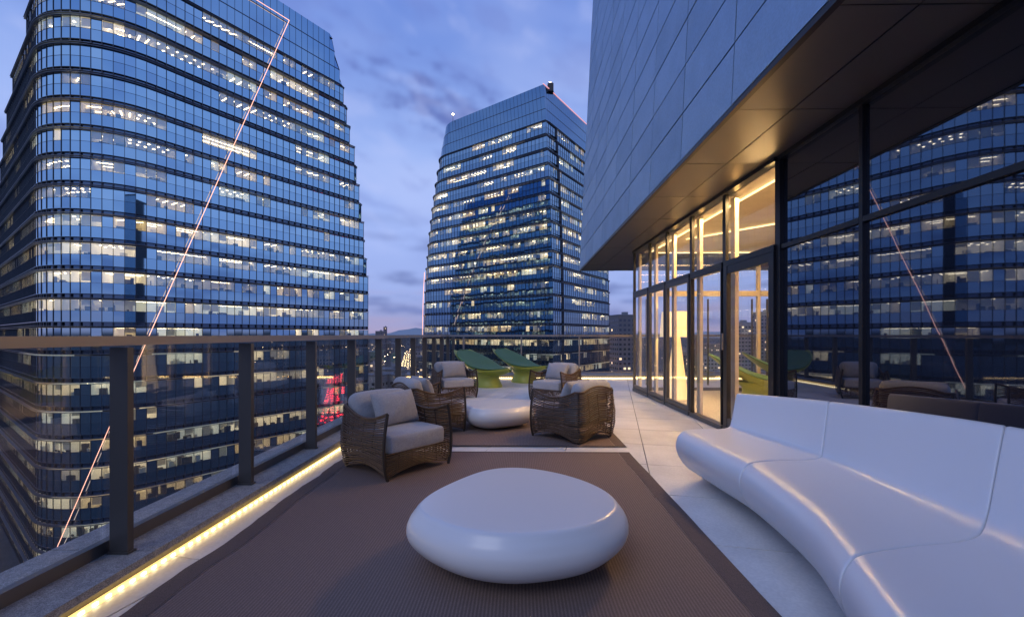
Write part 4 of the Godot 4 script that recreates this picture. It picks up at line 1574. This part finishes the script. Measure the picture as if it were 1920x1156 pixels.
func city() -> void:
	# far hills
	var hill := MB.new()
	var rows := [[], [], []]
	for i in 121:
		var a := lerpf(-1.1, 1.0, i / 120.0)
		var d := 6200.0
		var hgt := 34.0 + 60.0 * maxf(0.0, ln.get_noise_1d(i * 9.0)) + 95.0 * exp(-pow((a + 0.225) / 0.035, 2.0)) + 60 * exp(-pow((a + 0.12) / 0.06, 2.0)) + 40 * exp(-pow((a - 0.45) / 0.15, 2.0))
		rows[0].append(Vector3(sin(a) * d, -40, -cos(a) * d))
		rows[1].append(Vector3(sin(a) * (d + 500), hgt - 38.0 + 6.0, -cos(a) * (d + 500)))
		rows[2].append(Vector3(sin(a) * (d + 1200), -40, -cos(a) * (d + 1200)))
	hill.grid(rows)
	struct(put("hills", hill, M.hill))
	# avenue with its traffic
	var A := px_ground(757, 400)
	var B := px_ground(765, 1100)
	var road := MB.new()
	var t := (B - A).normalized()
	var n := t.cross(Vector3.UP).normalized()
	var up := Vector3(0, 0.06, 0)
	road.quad(A - n * 16 + up - t * 120, B - n * 16 + up, B + n * 16 + up, A + n * 16 + up - t * 120)
	struct(put("avenue", road, M.pavement))
	var proto := car_proto()
	var first := true
	var turn := atan2(-t.x, -t.z)
	for lane in 4:
		var s := 0.0
		while s < 680.0:
			s += rng.randf_range(9.0, 26.0)
			var p := A + t * s + n * (lane * 3.6 - 5.4) + up
			var c: Node3D
			if first:
				c = proto
				c.position = p
				c.rotation.y = turn
				first = false
			else:
				copy(proto, "small car with lit headlights in the queue on the far avenue", p, turn)
	# street behind the stone building: its tail lights show in the left tower's glass
	var C := Vector3(52, -38, -107)
	var D := Vector3(330, -38, -140)
	var road2 := MB.new()
	var t2 := (D - C).normalized()
	var n2 := t2.cross(Vector3.UP).normalized()
	road2.quad(C - n2 * 9 + up, D - n2 * 9 + up, D + n2 * 9 + up, C + n2 * 9 + up)
	struct(put("side_street", road2, M.pavement))
	for lane in 3:
		var s := 4.0
		while s < 250.0:
			s += rng.randf_range(7.0, 13.0)
			var p := C + t2 * s + n2 * (lane * 3.4 - 3.4) + up
			var c := copy(proto, "car with red tail lights queueing on the side street", p, atan2(t2.x, t2.z))
			c.set_meta("group", "cars on the side street")
	# blocks in the gaps between the towers and beyond the end of the terrace
	var walls := [M.wall_a, M.wall_b, M.wall_c]
	for i in 46:
		var px := rng.randf_range(690, 805)
		var dist := rng.randf_range(170, 1500)
		if i >= 26: px = rng.randf_range(1150, 1480); dist = rng.randf_range(240, 1300)
		if absf(px - 760) < 12: px += 26 * signf(px - 760 + 0.1)
		var sz := Vector3(rng.randf_range(10, 30), rng.randf_range(6, 26), rng.randf_range(10, 26))
		city_block("city_building", "low building among the city lights below the terrace" if px < 900 else "low building in the city beyond the right end of the far railing", "low city buildings", px_ground(px, dist), sz, walls[i % 3], 0.12, rng.randf_range(-0.5, 0.5))
	city_block("apartment_tower", "brown slab tower with pale balcony bands beside the far tower's rounded right edge", "", px_ground(1166, 330), Vector3(13, 53, 16), M.wall_b, 0.08, 0.2)
	city_block("apartment_tower", "grey slab tower with a flat top standing in the gap between the two glass towers", "", px_ground(711, 900), Vector3(14, 46, 14), M.wall_b, 0.1)
	city_block("apartment_tower", "slim tower rising above the gap between the two glass towers", "", px_ground(721, 1000), Vector3(6, 56, 8), M.wall_b, 0.05)
	city_block("apartment_tower", "broad block seen through the glass lobby, topped by a terrace", "", px_ground(1385, 420), Vector3(18, 50, 16), M.wall_a, 0.05)
	city_block("apartment_tower", "slim dark tower seen through the glass lobby at its right", "", px_ground(1428, 430), Vector3(13, 60, 14), M.wall_b, 0.1)
	# street lamps
	var lampn := thing("street_lamp", "glowing street lamp far below in the city", "street lamp", Vector3.ZERO, 0, "street lamps of the city")
	put("pole", bar(Vector3(0, 0, 0), Vector3(0, 8, 0), 0.15, 0.15), M.desk_dark, lampn)
	var gl := MB.new()
	gl.lathe([Vector2(0.01, 7.7), Vector2(0.3, 7.9), Vector2(0.3, 8.2), Vector2(0.01, 8.4)], 8)
	put("lamp_globe", gl, M.street_lamp, lampn)
	for i in 80:
		var px := rng.randf_range(690, 805) if i < 50 else rng.randf_range(1145, 1480)
		var dist := rng.randf_range(160, 1400)
		if i == 0: lampn.position = px_ground(px, dist)
		else: copy(lampn, "glowing street lamp far below in the city", px_ground(px, dist), 0)
	# trees
	var tr := thing("tree", "dark leafy tree between the city blocks", "tree", Vector3.ZERO, 0, "trees between the city blocks")
	var tm := MB.new()
	tm.lathe([Vector2(0.35, 0), Vector2(0.22, 3), Vector2(0.05, 7)], 7)
	put("trunk", tm, M.bark, tr)
	var cm := MB.new()
	for i in 420:
		var d := Vector3(rng.randfn(), rng.randfn() * 0.8, rng.randfn()).limit_length(2.2) * 1.6 + Vector3(0, 6, 0)
		var a := Vector3(rng.randfn(), rng.randfn(), rng.randfn()).normalized() * 0.55
		var bb := a.cross(Vector3(rng.randfn(), rng.randfn(), rng.randfn())).normalized() * 0.5
		cm.quad(d - a - bb, d + a - bb, d + a + bb, d - a + bb)
	put("crown", cm, M.leaf, tr)
	for i in 40:
		var px := rng.randf_range(695, 800) if i < 26 else rng.randf_range(1150, 1480)
		var dist := rng.randf_range(150, 620)
		if i == 0: tr.position = px_ground(px, dist)
		else:
			var c := copy(tr, "dark leafy tree between the city blocks", px_ground(px, dist), rng.randf() * 6.0)
			c.scale = Vector3.ONE * rng.randf_range(0.8, 1.5)
